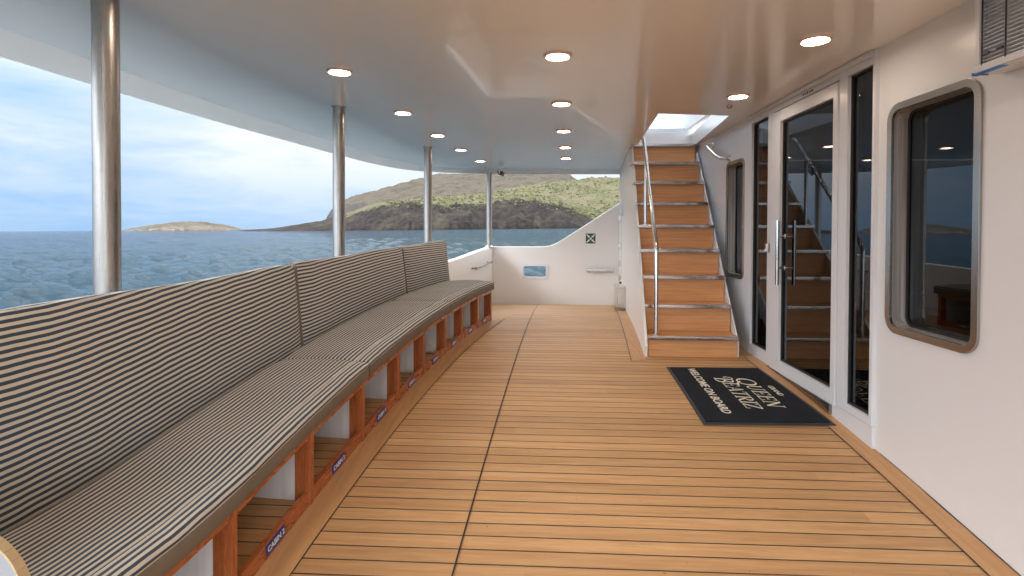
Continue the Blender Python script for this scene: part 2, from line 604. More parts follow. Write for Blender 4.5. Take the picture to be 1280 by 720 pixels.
# ------------------------------------------------------------------ shape of the deck
def deckz(y):
    if y >= 2.0: return -0.02 * (y - 5.9) ** 2
    d = 2.0 - y
    return -0.02 * 3.9 ** 2 - 0.156 * (1 - math.exp(-3 * d)) / 3


def yd(x, z):
    """world Y of a point X to the side and z metres ahead of the lens"""
    return (z + 0.0514 * x) / 0.9987


def wx(px, z):
    return (px - 675) / 680 * z


def hull_x(y):
    pts = [(-3.0, -1.86), (-1.0, -1.86), (2.2, -1.83), (4.39, -1.66), (6.6, -1.37), (9.27, -0.88), (11, -0.5)]
    for k in range(len(pts) - 1):
        if y <= pts[k + 1][0] or k == len(pts) - 2:
            (y0, x0), (y1, x1) = pts[k], pts[k + 1]
            def sl(i):
                a = pts[max(i - 1, 0)]; b = pts[min(i + 1, len(pts) - 1)]
                return (b[1] - a[1]) / (b[0] - a[0])
            h = y1 - y0; t = max(0.0, (y - y0) / h)
            return ((2 * t**3 - 3 * t**2 + 1) * x0 + (t**3 - 2 * t**2 + t) * h * sl(k) + (-2 * t**3 + 3 * t**2) * x1 + (t**3 - t**2) * h * sl(k + 1))


WALL_X = 1.86
BACK_Y = 9.33
CEIL_Z = 2.06

# deck sheet
mb = MB()
ys = [-3.0 + 0.1 * k for k in range(int((BACK_Y + 3.0) / 0.1) + 1)] + [BACK_Y + 0.03]
NX = 14
prev = None
for y in ys:
    x0 = hull_x(y) + 0.03
    row = [mb.vert((x0 + (WALL_X + 0.05 - x0) * k / NX, y, deckz(y))) for k in range(NX + 1)]
    if prev:
        for k in range(NX): mb.f.append([prev[k], prev[k + 1], row[k + 1], row[k]])
    prev = row
o = mb.build('deck', DECK, smooth=180); tag(o, kind='structure')


def deck_strip(name, mat, line, w0, w1, lift, thick=0.0):
    """a strip of deck following a line of (x, y): offsets w0..w1 along x"""
    mb = MB(); prev = None
    for (x, y) in line:
        row = [mb.vert((x + w0, y, deckz(y) + lift)), mb.vert((x + w1, y, deckz(y) + lift))]
        if prev: mb.f.append([prev[0], prev[1], row[1], row[0]])
        prev = row
    o = mb.build(name, mat, smooth=180)
    return tag(o, kind='structure')


def front_x(z):
    return -1.2345 + 0.04 * z + 0.0105 * z * z


PHI_T = 0.098                       # stair side panel runs a little off the wall's direction
PAN0 = (0.895, yd(0.895, 4.60))
PAN1 = (1.345, BACK_Y)
def pan_x(y):
    return PAN0[0] + (PAN1[0] - PAN0[0]) * (y - PAN0[1]) / (PAN1[1] - PAN0[1])


yl = [-2.5 + 0.15 * k for k in range(80)]
wall_line = [(WALL_X, y) for y in yl if y < 4.72]
deck_strip('deck_border', MARGIN, wall_line, -0.118, -0.0, 0.004)
deck_strip('deck_caulk_line', CAULK, wall_line, -0.124, -0.118, 0.005)
deck_strip('deck_caulk_line', CAULK, [(WALL_X + 0.002 * math.sin(y * 7) + 0.002 * math.sin(y * 19), y) for _, y in wall_line if y < 3.1], -0.006, 0.003, 0.0055)
bl = []
for k in range(64):
    z = 0.6 + 5.8 * k / 63
    x = front_x(z); bl.append((x, yd(x, z)))
deck_strip('deck_border', MARGIN, bl, -0.03, 0.135, 0.004)
deck_strip('deck_caulk_line', CAULK, bl, 0.135, 0.140, 0.005)
pl = [(pan_x(y), y) for y in [PAN0[1] - 0.10 + 0.15 * k for k in range(33)] if y < BACK_Y - 0.02]
deck_strip('deck_border', MARGIN, pl, -0.12, 0.0, 0.004)
deck_strip('deck_caulk_line', CAULK, pl, -0.126, -0.12, 0.005)
sl_ = [(-0.334 + 0.0585 * (y - 2.1) - 0.0016 * (y - 2.1) ** 2, y) for y in [-2 + 0.15 * k for k in range(80)] if y < BACK_Y - 0.02]
deck_strip('deck_caulk_line', CAULK, sl_, -0.0035, 0.0035, 0.005)

# ------------------------------------------------------------------ ceiling with its stair opening
left_edge = [(-3.08, -4.0), (-3.08, 0.0), (-3.05, 1.6), (-3.0, 2.87), (-2.9, 4.5), (-2.72, 6.0), (-2.56, 7.2), (-2.42, 7.95), (-2.2, 8.6), (-1.85, 9.0), (-1.35, 9.22), (-0.6, 9.36), (0.4, 9.45), (2.0, 9.50)]
# smooth the outline
def smooth_line(pts, sub=5):
    out = []
    for k in range(len(pts) - 1):
        p0 = pts[max(k - 1, 0)]; p1 = pts[k]; p2 = pts[k + 1]; p3 = pts[min(k + 2, len(pts) - 1)]
        for j in range(sub):
            t = j / sub
            out.append(tuple(0.5 * ((2 * p1[i]) + (-p0[i] + p2[i]) * t + (2 * p0[i] - 5 * p1[i] + 4 * p2[i] - p3[i]) * t * t + (-p0[i] + 3 * p1[i] - 3 * p2[i] + p3[i]) * t**3) for i in range(2)))
    out.append(pts[-1])
    return out


edge = smooth_line(left_edge, 6)
inner = []
for k, p in enumerate(edge):
    a = Vector(edge[max(k - 1, 0)]); b = Vector(edge[min(k + 1, len(edge) - 1)])
    t = (b - a).normalized(); nrm = Vector((t.y, -t.x))
    if k == len(edge) - 1: nrm = Vector((0, -1))
    if k == 0: nrm = Vector((1, 0))
    inner.append((p[0] + nrm.x * 0.30, p[1] + nrm.y * 0.30))
HOLE = [(1.02, yd(1.02, 4.72)), (1.655, yd(1.655, 4.80)), (1.83, 6.62), (1.83, 7.25), (1.20, 7.25)]
outer = inner + [(2.0, -4.0)]
outer = [(2.0, -4.0)] + inner
mb = MB()
mb.plate(outer, [HOLE], lambda x, y: (x, y, CEIL_Z), lambda x, y: (x, y, CEIL_Z + 0.16))
ceiling = mb.build('ceiling', CEIL, smooth=20); tag(ceiling, kind='structure')
mb = MB()
for k in range(len(edge) - 1):
    for (P, zp), (Q, zq) in (((inner, CEIL_Z), (edge, CEIL_Z - 0.055)), ((edge, CEIL_Z - 0.055), (edge, CEIL_Z + 0.16)), ((edge, CEIL_Z + 0.16), (inner, CEIL_Z + 0.16))):
        mb.face([(P[k][0], P[k][1], zp), (P[k + 1][0], P[k + 1][1], zp), (Q[k + 1][0], Q[k + 1][1], zq), (Q[k][0], Q[k][1], zq)])
rim = mb.build('ceiling_edge', BULW, smooth=40); tag(rim, kind='structure')

# ------------------------------------------------------------------ deckhouse wall with windows and doors
house = empty('deckhouse', (WALL_X, 2.0, deckz(2.0)), 'white deckhouse wall with steel framed windows and glazed double door unit', 'wall')
WT = 0.10
def yw(px):
    """world Y on the deckhouse wall of an image column"""
    z = WALL_X * 680 / (px - 675)
    return yd(WALL_X, z)


NW = (2.394, 0.52, 3.013, 1.72)      # near window y0,z0,y1,z1
SW = (5.062, 0.60, 5.533, 1.72)      # slim window by the stairs
DO = (3.10, -0.03, 4.985, 2.058)     # door unit
def grid_hole(r): return [(r[0], r[1]), (r[2], r[1]), (r[2], r[3]), (r[0], r[3])]
def shrink(r, d): return (r[0] + d, r[1] + d, r[2] - d, r[3] - d)
# wall: closed outline with the door unit cut from below, following the deck
YB = BACK_Y + 0.1
bot = [(y, deckz(y) - 0.05) for y in [YB - 0.3 * k for k in range(60)] if y > -3.0]
outl = [(-3.0, deckz(-3.0) - 0.05), (-3.0, CEIL_Z + 0.001), (YB, CEIL_Z + 0.001)] + bot
mb = MB()
NWH = rrect(*shrink(NW, 0.026), 0.06); SWH = rrect(*shrink(SW, 0.020), 0.05)
mb.plate(outl, [NWH, SWH, grid_hole((DO[0], DO[1] + 0.005, DO[2], 2.05))],
         lambda y, z: (WALL_X, y, z), lambda y, z: (WALL_X + WT, y, z))
mb.build('wall', WHITE, house, smooth=20)

def window(rect, flange, depth, rad):
    f = MB()
    f.plate(rrect(*rect, rad + flange), [rrect(*shrink(rect, flange + 0.002), rad)],
            lambda y, z: (WALL_X - 0.012, y, z), lambda y, z: (WALL_X + 0.004, y, z))
    fo = f.build('window', FLANGE, house, bevel=0.0015, smooth=25)
    # reveal: steel lining of the recess
    g = MB()
    a = rrect(*shrink(rect, flange + 0.001), rad)
    n = len(a)
    for k in range(n):
        (y0, z0), (y1, z1) = a[k], a[(k + 1) % n]
        g.face([(WALL_X - 0.004, y0, z0), (WALL_X - 0.004, y1, z1), (WALL_X + depth, y1, z1), (WALL_X + depth, y0, z0)])
    g.build('reveal', REVEAL, fo, smooth=40)
    # rubber gasket and pane
    q = MB(); q.plate(a, [rrect(*shrink(rect, flange + 0.012), rad * 0.85)], lambda y, z: (WALL_X + depth - 0.012, y, z), lambda y, z: (WALL_X + depth + 0.001, y, z))
    q.build('gasket', RUBBER, fo)
    pn = MB(); b = rrect(*shrink(rect, flange + 0.008), rad * 0.85)
    pn.face([(WALL_X + depth - 0.004, y, z) for y, z in b[::-1]])
    pn.build('pane', GLASS, fo, smooth=0, recalc=False)
    return fo


w1 = window(NW, 0.034, 0.085, 0.055); tag(w1, 'large steel framed window nearest the camera')
w2 = window(SW, 0.030, 0.085, 0.04); tag(w2, 'slim steel framed window beside the staircase')

# door unit
fb = MB()
X0, X1 = WALL_X - 0.022, WALL_X + 0.07
y0, z0, y1, z1 = DO
yLR = (3.372, 3.462)                   # mullion between right sidelight and the leaf
yLL = (4.43, 4.512)                    # mullion between the leaf and left sidelight
fb.box((X0, y0, z0), (X1, y0 + 0.028, z1))
fb.box((X0, y1 - 0.13, z0), (X1, y1, z1))
fb.box((X0, yLR[0], z0), (X1, yLR[1], z1))
fb.box((X0, yLL[0], z0), (X1, yLL[1], z1))
for a, b in ((y0 + 0.028, yLR[0]), (yLL[1], y1 - 0.13)):
    fb.box((X0 + 0.001, a, z0), (X1, b, 0.015 if a < 4 else 0.065))
    fb.box((X0 + 0.001, a, 1.98), (X1, b, z1))
fb.box((X0 + 0.001, yLR[1], 1.985), (X1, yLL[0], z1))
frame = fb.build('door_frame', LACQ, house, bevel=0.004)
for a, b, zb in ((y0 + 0.028, yLR[0], 0.015), (yLL[1], y1 - 0.13, 0.065)):
    s = MB()
    s.face([(WALL_X + 0.012, a, zb), (WALL_X + 0.012, a, 1.98), (WALL_X + 0.012, b, 1.98), (WALL_X + 0.012, b, zb)])
    s.build('pane', GLASS, frame, smooth=0, recalc=False)
    g = MB()
    for q in (((a, zb), (a + 0.012, 1.98)), ((b - 0.012, zb), (b, 1.98)), ((a + 0.012, zb), (b - 0.012, zb + 0.012)), ((a + 0.012, 1.968), (b - 0.012, 1.98))):
        g.box((WALL_X - 0.001, q[0][0], q[0][1]), (WALL_X + 0.011, q[1][0], q[1][1]))
    g.build('gasket', RUBBER, frame)
# track cover over the unit
t = MB(); t.box((X0 - 0.012, y0 + 0.02, 2.022), (X0 - 0.002, y1 - 0.02, 2.056)); t.build('track_cover', LACQ, frame, bevel=0.003)

# door leaf
LX0, LX1 = WALL_X - 0.030, WALL_X + 0.03
l0, l1, lz0, lz1 = yLR[1] + 0.006, yLL[0] - 0.006, -0.035, 1.976
lf = MB()
lf.box((LX0, l0, lz0), (LX1, l0 + 0.052, lz1))
lf.box((LX0, l1 - 0.150, lz0), (LX1, l1, lz1))
lf.box((LX0 + 0.001, l0 + 0.052, lz0), (LX1, l1 - 0.150, 0.055))
lf.box((LX0 + 0.001, l0 + 0.052, 1.888), (LX1, l1 - 0.150, lz1))
leaf = lf.build('door', LACQ, house, bevel=0.004)
s = MB(); s.face([(WALL_X + 0.004, l0 + 0.052, 0.055), (WALL_X + 0.004, l0 + 0.052, 1.888), (WALL_X + 0.004, l1 - 0.150, 1.888), (WALL_X + 0.004, l1 - 0.150, 0.055)])
s.build('pane', GLASS, leaf, smooth=0, recalc=False)
g = MB()
a, b = l0 + 0.052, l1 - 0.150
for q in (((a, 0.055), (a + 0.012, 1.888)), ((b - 0.012, 0.055), (b, 1.888)), ((a + 0.012, 0.055), (b - 0.012, 0.067)), ((a + 0.012, 1.876), (b - 0.012, 1.888))):
    g.box((WALL_X - 0.008, q[0][0], q[0][1]), (WALL_X + 0.003, q[1][0], q[1][1]))
g.build('gasket', RUBBER, leaf)
hy = 4.235
hX = WALL_X - 0.058
h = MB()
h.tube([(hX, hy, 0.64), (hX, hy, 1.13)], 0.0135, 16)
for hz in (0.77, 1.01):
    h.tube([(WALL_X + 0.003, hy, hz), (hX, hy, hz)], 0.008, 12)
    h.tube([(WALL_X + 0.0035, hy, hz), (WALL_X - 0.002, hy, hz)], 0.018, 16)
h.build('handle', POLISH, leaf)
h = MB(); h.box((X0 - 0.03, yLL[0] + 0.015, 0.88), (X0 + 0.002, yLL[0] + 0.055, 0.95)); h.build('latch', POLISH, frame, bevel=0.006)
# sill plates
sp = MB(); yy_ = [yLR[1] + 0.05 + k * (yLL[0] - yLR[1] - 0.02) / 8 for k in range(9)]
prev = None
for y in yy_:
    row = [(X0 - 0.012, y, deckz(y) + 0.012), (X0 - 0.012, y, lz0 - 0.008), (X0 + 0.006, y, lz0 - 0.008), (X0 + 0.006, y, deckz(y) + 0.012)]
    ids = [sp.vert(q) for q in row]
    if prev:
        for k in range(4): sp.f.append([prev[k], prev[(k + 1) % 4], ids[(k + 1) % 4], ids[k]])
    else: sp.f.append(ids)
    prev = ids
sp.f.append(prev[::-1])
sp.build('threshold', PLATE, house)
# white kick board under the unit, down to the deck
kb = MB(); prev = None
for y in [y0 + k * (y1 - y0) / 14 for k in range(15)]:
    row = [(WALL_X - 0.018, y, deckz(y) + 0.001), (WALL_X - 0.018, y, z0 - 0.002), (WALL_X + 0.004, y, z0 - 0.002), (WALL_X + 0.004, y, deckz(y) + 0.001)]
    ids = [kb.vert(q) for q in row]
    if prev:
        for k in range(4): kb.f.append([prev[k], prev[(k + 1) % 4], ids[(k + 1) % 4], ids[k]])
    else: kb.f.append(ids)
    prev = ids
kb.f.append(prev[::-1])
kb.build('kick_board', LACQ, house)
# small lettering on the head of the frame, too small in the photo to read: kept as the raised dashes it shows as
lt = MB()
yc = 3.92
for k, (w, hh) in enumerate(((0.018, 0.016), (0.010, 0.012), (0.010, 0.012), (0.0, 0), (0.016, 0.018), (0.010, 0.012), (0.008, 0.012), (0.010, 0.012), (0.014, 0.014))):
    if w: lt.box((X0 - 0.0015, yc, 1.998), (X0 - 0.0003 + 0.001, yc + w * 0.7, 1.998 + hh))
    yc -= w + 0.006
lt.build('lettering', BLACK, frame)
# grab rail above the slim window, bent tube fixed to the wall
gr = MB()
gx = WALL_X - 0.075
gr.tube([(WALL_X + 0.002, 5.46, 1.76), (gx + 0.02, 5.46, 1.76), (gx, 5.49, 1.765), (gx, 5.60, 1.80), (gx, 5.80, 1.885), (gx, 5.94, 1.95), (gx + 0.02, 5.97, 1.965), (WALL_X + 0.002, 5.97, 1.965)], 0.0175, 14)
for yy2, zz2 in ((5.46, 1.76), (5.97, 1.965)):
    gr.tube([(WALL_X - 0.006, yy2, zz2), (WALL_X + 0.002, yy2, zz2)], 0.034, 18)
gr.build('grab_rail', POLISH, house)

# saloon behind the glass: dark carpet, back wall, table and chairs
sal = empty('saloon', (3.2, 3.5, 0.0), 'dark saloon interior seen faintly through the tinted glass', 'room')
m = Mat('saloon_carpet'); p = m.pos()
m.set(Base_Color=m.ramp(m.math('FRACT', m.math('MULTIPLY', m.noise(m.scale(p, (1, 2.2, 1)), 4.0, 1, 0.4, 2.5), 6.0)), [(0.0, (0.03, 0.022, 0.02)), (0.7, (0.035, 0.025, 0.022)), (0.85, (0.32, 0.28, 0.22))]), Roughness=0.95); CARP = m.m
m = Mat('saloon_dark'); m.set(Base_Color=m.mix(m.noise(m.pos(), 3), (0.05, 0.04, 0.035), (0.09, 0.07, 0.055)), Roughness=0.6); SDARK = m.m
mb = MB(); mb.box((WALL_X + WT, -1.0, -0.32), (6.5, 8.0, -0.06)); mb.build('floor', CARP, sal)
mb = MB(); mb.box((6.5, -1.0, -0.32), (6.6, 8.0, 2.05)); mb.build('back_wall', SDARK, sal)
mb = MB(); mb.box((WALL_X + WT, -1.1, -0.3), (6.6, -1.0, 2.05)); mb.build('end_wall', SDARK, sal)
mb = MB(); mb.box((WALL_X + WT, 8.0, -0.3), (6.6, 8.1, 2.05)); mb.build('end_wall', SDARK, sal)
mb = MB(); mb.box((WALL_X + WT, -1.1, 2.07), (6.6, 8.1, 2.15)); mb.build('ceiling_panel', SDARK, sal)
def sofa(x, y):
    r = empty('armchair', (x, y, -0.06), 'dark armchair standing inside behind the near window', 'armchair')
    b = MB(); b.box((x, y, 0.0), (x + 0.7, y + 0.75, 0.36)); b.build('seat', SDARK, r, bevel=0.03)
    b = MB(); b.box((x + 0.55, y + 0.02, 0.37), (x + 0.72, y + 0.73, 0.86)); b.build('backrest', SDARK, r, bevel=0.04)
    for yy3 in (y - 0.11, y + 0.76):
        b = MB(); b.box((x + 0.02, yy3, -0.05), (x + 0.66, yy3 + 0.10, 0.58)); b.build('armrest', SDARK, r, bevel=0.02)
sofa(2.35, 3.55)

# ------------------------------------------------------------------ bulwarks
# far bulwark: low in the middle, ramping up towards the stairs, with a freeing port
BK = BACK_Y
FP = (-0.285, 0.228, 0.115, 0.432)
top = [(-0.90, 0.752), (0.05, 0.757), (0.17, 0.768), (0.28, 0.815), (0.42, 0.895), (1.46, 1.575)]
outl = [(-0.90, deckz(BK) - 0.4), (-0.90, 0.752)] + top[1:] + [(1.46, deckz(BK) - 0.4)]
fbk = empty('bulwark', (0.2, BK, deckz(BK)), 'white far bulwark with a small port, ramping up beside the stairs', 'bulwark')
mb = MB(); mb.plate(outl, [rrect(*FP, 0.03)], lambda x, z: (x, BK, z), lambda x, z: (x, BK + 0.12, z))
mb.build('panel', BULW, fbk, bevel=0.012, smooth=40)
mb = MB(); mb.plate(rrect(*shrink(FP, -0.028), 0.05), [rrect(*shrink(FP, 0.012), 0.03)], lambda x, z: (x, BK - 0.014, z), lambda x, z: (x, BK + 0.02, z))
mb.build('port_rim', LACQ, fbk, bevel=0.005)
mb = MB(); z_ = 1.06 - 51 / 680 * 9.3; xa, xb = wx(733, 9.3), wx(766, 9.3)
mb.box((xa, BK - 0.055, z_ - 0.035), (xb, BK - 0.02, z_ + 0.03))
for q in (xa + 0.05, xb - 0.05): mb.box((q - 0.015, BK - 0.02, z_ - 0.02), (q + 0.015, BK + 0.002, z_ + 0.015))
mb.build('grab_rail', STEEL, fbk, bevel=0.01)
# stern bulwark following the curve behind the bench
def btop(y):
    k = [(-3, 0.45), (2, 0.50), (4.4, 0.53), (6.6, 0.58), (7.8, 0.64), (8.6, 0.70), (9.4, 0.752)]
    for (a, za), (b, zb) in zip(k, k[1:]):
        if y <= b: return za + (zb - za) * (y - a) / (b - a)
    return 0.752
mb = MB(); prev = None
for y in [-3.0 + 0.2 * k for k in range(200)]:
    if y > BK + 0.12: y = BK + 0.12
    x = hull_x(y); t_ = btop(y)
    prof = [(x + 0.055, deckz(y) - 0.35), (x + 0.055, t_ - 0.012), (x + 0.045, t_), (x - 0.055, t_), (x - 0.065, t_ - 0.012), (x - 0.10, -0.9), (x - 0.02, -3.6), (x + 0.05, -3.6)]
    ids = [mb.vert((px_, y, pz_)) for px_, pz_ in prof]
    n = len(ids)
    if prev:
        for k in range(n): mb.f.append([prev[k], prev[(k + 1) % n], ids[(k + 1) % n], ids[k]])
    else: mb.f.append(ids)
    prev = ids
    if y >= BK + 0.12: break
mb.f.append(prev[::-1])
sb = mb.build('stern_bulwark', BULW, smooth=40); tag(sb, 'curved white stern bulwark behind the long bench, carrying the four poles', 'bulwark')
# dark grab bar at the corner past the bench
gb = MB()
gz = 8.0
p0 = (hull_x(8.2) + 0.125, 8.2, 0.457); p1 = (hull_x(9.0) + 0.125, 9.0, 0.505)
hx = lambda y: hull_x(y) + 0.05
gb.tube([p0, p1], 0.016, 12)
for q in (p0, p1):
    gb.tube([(q[0], q[1], q[2]), (hx(q[1]) , q[1], q[2])], 0.013, 10)
    gb.tube([(q[0] - 0.0, q[1] - 0.02, q[2]), (q[0], q[1] + 0.02, q[2])], 0.022, 12)
o = gb.build('grab_bar', PLATE); tag(o, 'short dark steel grab bar on the bulwark just past the end of the bench', 'grab bar')

# ------------------------------------------------------------------ poles
PL = ['thick steel pole in front of the sea, nearest the camera', 'steel pole behind the middle of the bench backrest', 'steel pole behind the far end of the bench', 'steel pole at the far corner of the stern bulwark']
for (px_, z, r), lab in zip(((134.5, 2.32, 0.0500), (424, 4.47, 0.0485), (535, 6.66, 0.0485), (611.5, 9.30, 0.0485)), PL):
    x = wx(px_, z); y = yd(x, z)
    r0 = empty('steel_pole', (x, y, btop(y)), lab, 'pole', 'steel poles along the stern bulwark')
    mb = MB(); mb.tube([(x, y, btop(y) - 0.02), (x, y, CEIL_Z + 0.002)], r, 32); mb.build('pole', POLE, r0)
    mb = MB(); mb.lathe([(r + 0.001, -0.010), (r + 0.010, -0.008), (r + 0.010, -0.001), (r + 0.004, 0.0)], (x, y, CEIL_Z - 0.0005), 32); mb.build('collar', POLISH, r0)
    mb = MB(); mb.lathe([(r + 0.03, 0.0), (r + 0.03, 0.012), (r + 0.012, 0.022), (r + 0.001, 0.03)], (x, y, btop(y)), 32); mb.build('base_flange', STEEL, r0)

# ------------------------------------------------------------------ ceiling lights
def clight(x, y, lab, r=0.066):
    r0 = empty('ceiling_light', (x, y, CEIL_Z), lab, 'ceiling light', 'round downlights set in the ceiling')
    a = MB()
    prof = [(r * 0.90, 0.0), (r * 0.92, -0.007), (r * 1.05, -0.016), (r * 1.20, -0.013), (r * 1.26, 0.0)]
    rings = []
    for (rr, hh) in prof:
        rings.append([a.vert((x + rr * math.cos(2 * math.pi * j / 32), y + rr * math.sin(2 * math.pi * j / 32), CEIL_Z + hh)) for j in range(32)])
    for p_, q_ in zip(rings, rings[1:]):
        for j in range(32): a.f.append([p_[j], p_[(j + 1) % 32], q_[(j + 1) % 32], q_[j]])
    a.build('trim_ring', RING, r0)
    d = MB()
    d.lathe([(r * 0.90, -0.002), (r * 0.905, -0.006)], (x, y, CEIL_Z), 32)
    d.build('diffuser', LAMP, r0)


NTH = ['nearest', 'second', 'third', 'fourth', 'farthest']
for k, (px_, py_) in enumerate(((425, 90), (504, 141), (547, 169), (576, 187), (600, 201))):
    z = 680 / (286 - py_); x = wx(px_, z)
    clight(x, yd(x, z), '%s downlight of the row above the striped bench' % NTH[k])
for k, (px_, py_) in enumerate(((696, 69.5), (701, 129), (704, 163), (706, 183.5), (707, 197))):
    z = 680 / (286 - py_); x = wx(px_, z)
    clight(x, yd(x, z), '%s downlight of the middle row over the open deck' % NTH[k])
for (px_, py_, lab) in ((1016, 48.5, 'large looking downlight in front of the glass door'), (920.5, 119, 'downlight beside the stair opening in front of the door')):
    z = 680 / (286 - py_); x = wx(px_, z)
    clight(x, yd(x, z), lab)
for x, y in ((-1.36, 2.2), (0.03, 1.9), (1.38, 1.65), (-0.03, 0.7), (-1.42, 1.0)):
    clight(x, y, 'downlight overhead behind the view, seen only mirrored in the glass')

# small dark dome and fittings on the ceiling
def small_fit(px_, py_, name, lab, cat, r):
    z = 680 / (286 - py_); x = wx(px_, z); y = yd(x, z)
    a = MB(); a.lathe([(r, 0.0), (r, -0.006), (r * 0.7, -0.018), (r * 0.2, -0.022)], (x, y, CEIL_Z), 20)
    o = a.build(name, BLACK if cat == 'hook' else PLATE); tag(o, lab, cat)
small_fit(910, 132, 'ceiling_stud', 'small dark stud in the ceiling beside the stair opening', 'stud', 0.022)

# clump of hooks hanging under the ceiling by the far pole
x = wx(625, 9.0); y = yd(x, 9.0)
hk = empty('hanging_hook', (x, y, CEIL_Z), 'small dark tangle of hooks hanging from the ceiling beside the far corner pole', 'hook')
a = MB(); a.tube([(x, y, CEIL_Z + 0.001), (x, y, CEIL_Z - 0.05)], 0.012, 10); a.lathe([(0.04, -0.008), (0.04, 0.0)], (x, y, CEIL_Z), 16); a.build('mount', STEEL, hk)
for dx, dz in ((-0.05, -0.05), (0.0, -0.06), (0.035, -0.09)):
    a = MB(); pts = [(x + dx * (1 - k / 8), y, CEIL_Z - 0.04 + (dz - 0.03) * k / 8) for k in range(5)]
    for k in range(9):
        t = math.pi * 1.5 * k / 8
        pts.append((x + dx * 0.5 + 0.022 * (1 - math.cos(t)) - 0.0, y, CEIL_Z - 0.04 + (dz - 0.03) * 0.5 - 0.026 * math.sin(t)))
    a.tube(pts, 0.008, 8); a.build('hook', BLACK, hk)

# ------------------------------------------------------------------ long curved bench
def BP(z, o, w):
    """point at path position z, o metres outboard of the bench front; w is the world height"""
    x = front_x(z); sl = 0.04 + 0.021 * z
    n = Vector((-1, sl)).normalized()
    return (x + n.x * o, yd(x, z) + n.y * o, w)


def seat_h(z):
    y = yd(front_x(z), z)
    return deckz(max(y, 1.6))


def back_top(z):
    return 0.785 + (z - 1.8) * 0.0295


bench = empty('bench', (front_x(3.5), yd(front_x(3.5), 3.5), deckz(3.5)), 'long curved wooden bench base with open lockers and blue cabin plates', 'bench')
Z0, Z1 = 1.22, 6.33


def sweep(mb, prof, za, zb, step=0.06, uvoff=0.0, caps=True):
    """prof(z) -> list of (offset, world height); closed section swept along the bench curve"""
    n = max(2, int((zb - za) / step) + 1)
    rows = []
    s = 0.0; lastp = None
    for k in range(n + 1):
        z = za + (zb - za) * k / n
        pr = prof(z, (z - za) / (zb - za))
        pts = [Vector(BP(z, o_, w_)) for o_, w_ in pr]
        if lastp is not None: s += (pts[0] - lastp).length
        lastp = pts[0]
        acc = [0.0]
        for i in range(len(pr)):
            j = (i + 1) % len(pr)
            acc.append(acc[-1] + math.hypot(pr[j][0] - pr[i][0], pr[j][1] - pr[i][1]))
        rows.append((pts, acc, s))
    for (pa, aa, sa), (pb, ab, sbb) in zip(rows, rows[1:]):
        m_ = len(pa)
        for i in range(m_):
            j = (i + 1) % m_
            va, vb = aa[i], aa[i + 1]
            mb.face([pa[i], pa[j], pb[j], pb[i]], [(sa + uvoff, va), (sa + uvoff, vb), (sbb + uvoff, ab[i + 1]), (sbb + uvoff, ab[i])])
    if caps:
        for pa, aa, sa in (rows[0], rows[-1]):
            mb.face(pa, [(sa, a_) for a_ in aa[:-1]])


def rail(name, o0, o1, h0, h1, za=Z0, zb=Z1, mat=VARNR):
    mb = MB()
    sweep(mb, lambda z, t: [(o0, seat_h(z) + h0), (o0, seat_h(z) + h1), (o1, seat_h(z) + h1), (o1, seat_h(z) + h0)], za, zb)
    return mb.build(name, mat, bench, bevel=0.003, smooth=30)


rail('bottom_rail', 0.0, 0.028, 0.002, 0.068)
rail('top_rail', -0.004, 0.03, 0.318, 0.352)
rail('seat_board', 0.03, 0.54, 0.335, 0.352, mat=PART)
rail('back_board', 0.53, 0.545, 0.004, 0.334, mat=PART)
posts = [1.40, 1.97, 2.53, 3.10, 3.65, 4.16, 4.70, 5.20, 5.76, 6.30]
for z in posts:
    hb_ = seat_h(z)
    mb = MB()
    w_ = 0.019
    mb.hexa([BP(z - w_, -0.006, hb_ + 0.003), BP(z + w_, -0.006, hb_ + 0.003), BP(z + w_, 0.026, hb_ + 0.003), BP(z - w_, 0.026, hb_ + 0.003),
             BP(z - w_, -0.006, hb_ + 0.350), BP(z + w_, -0.006, hb_ + 0.350), BP(z + w_, 0.026, hb_ + 0.350), BP(z - w_, 0.026, hb_ + 0.350)])
    mb.build('post', VARN, bench, bevel=0.004)
    mb = MB()
    mb.hexa([BP(z + 0.004, 0.030, hb_ + 0.003), BP(z + 0.045, 0.030, hb_ + 0.003), BP(z + 0.045, 0.085, hb_ + 0.003), BP(z + 0.004, 0.085, hb_ + 0.003),
             BP(z + 0.004, 0.030, hb_ + 0.334), BP(z + 0.045, 0.030, hb_ + 0.334), BP(z + 0.045, 0.085, hb_ + 0.334), BP(z + 0.004, 0.085, hb_ + 0.334)])
    mb.build('upright', VARN, bench, bevel=0.003)
    mb = MB()
    mb.hexa([BP(z + 0.012, 0.086, hb_ + 0.006), BP(z + 0.036, 0.086, hb_ + 0.006), BP(z + 0.036, 0.529, hb_ + 0.006), BP(z + 0.012, 0.529, hb_ + 0.006),
             BP(z + 0.012, 0.086, hb_ + 0.334), BP(z + 0.036, 0.086, hb_ + 0.334), BP(z + 0.036, 0.529, hb_ + 0.334), BP(z + 0.012, 0.529, hb_ + 0.334)])
    mb.build('partition', PART, bench)
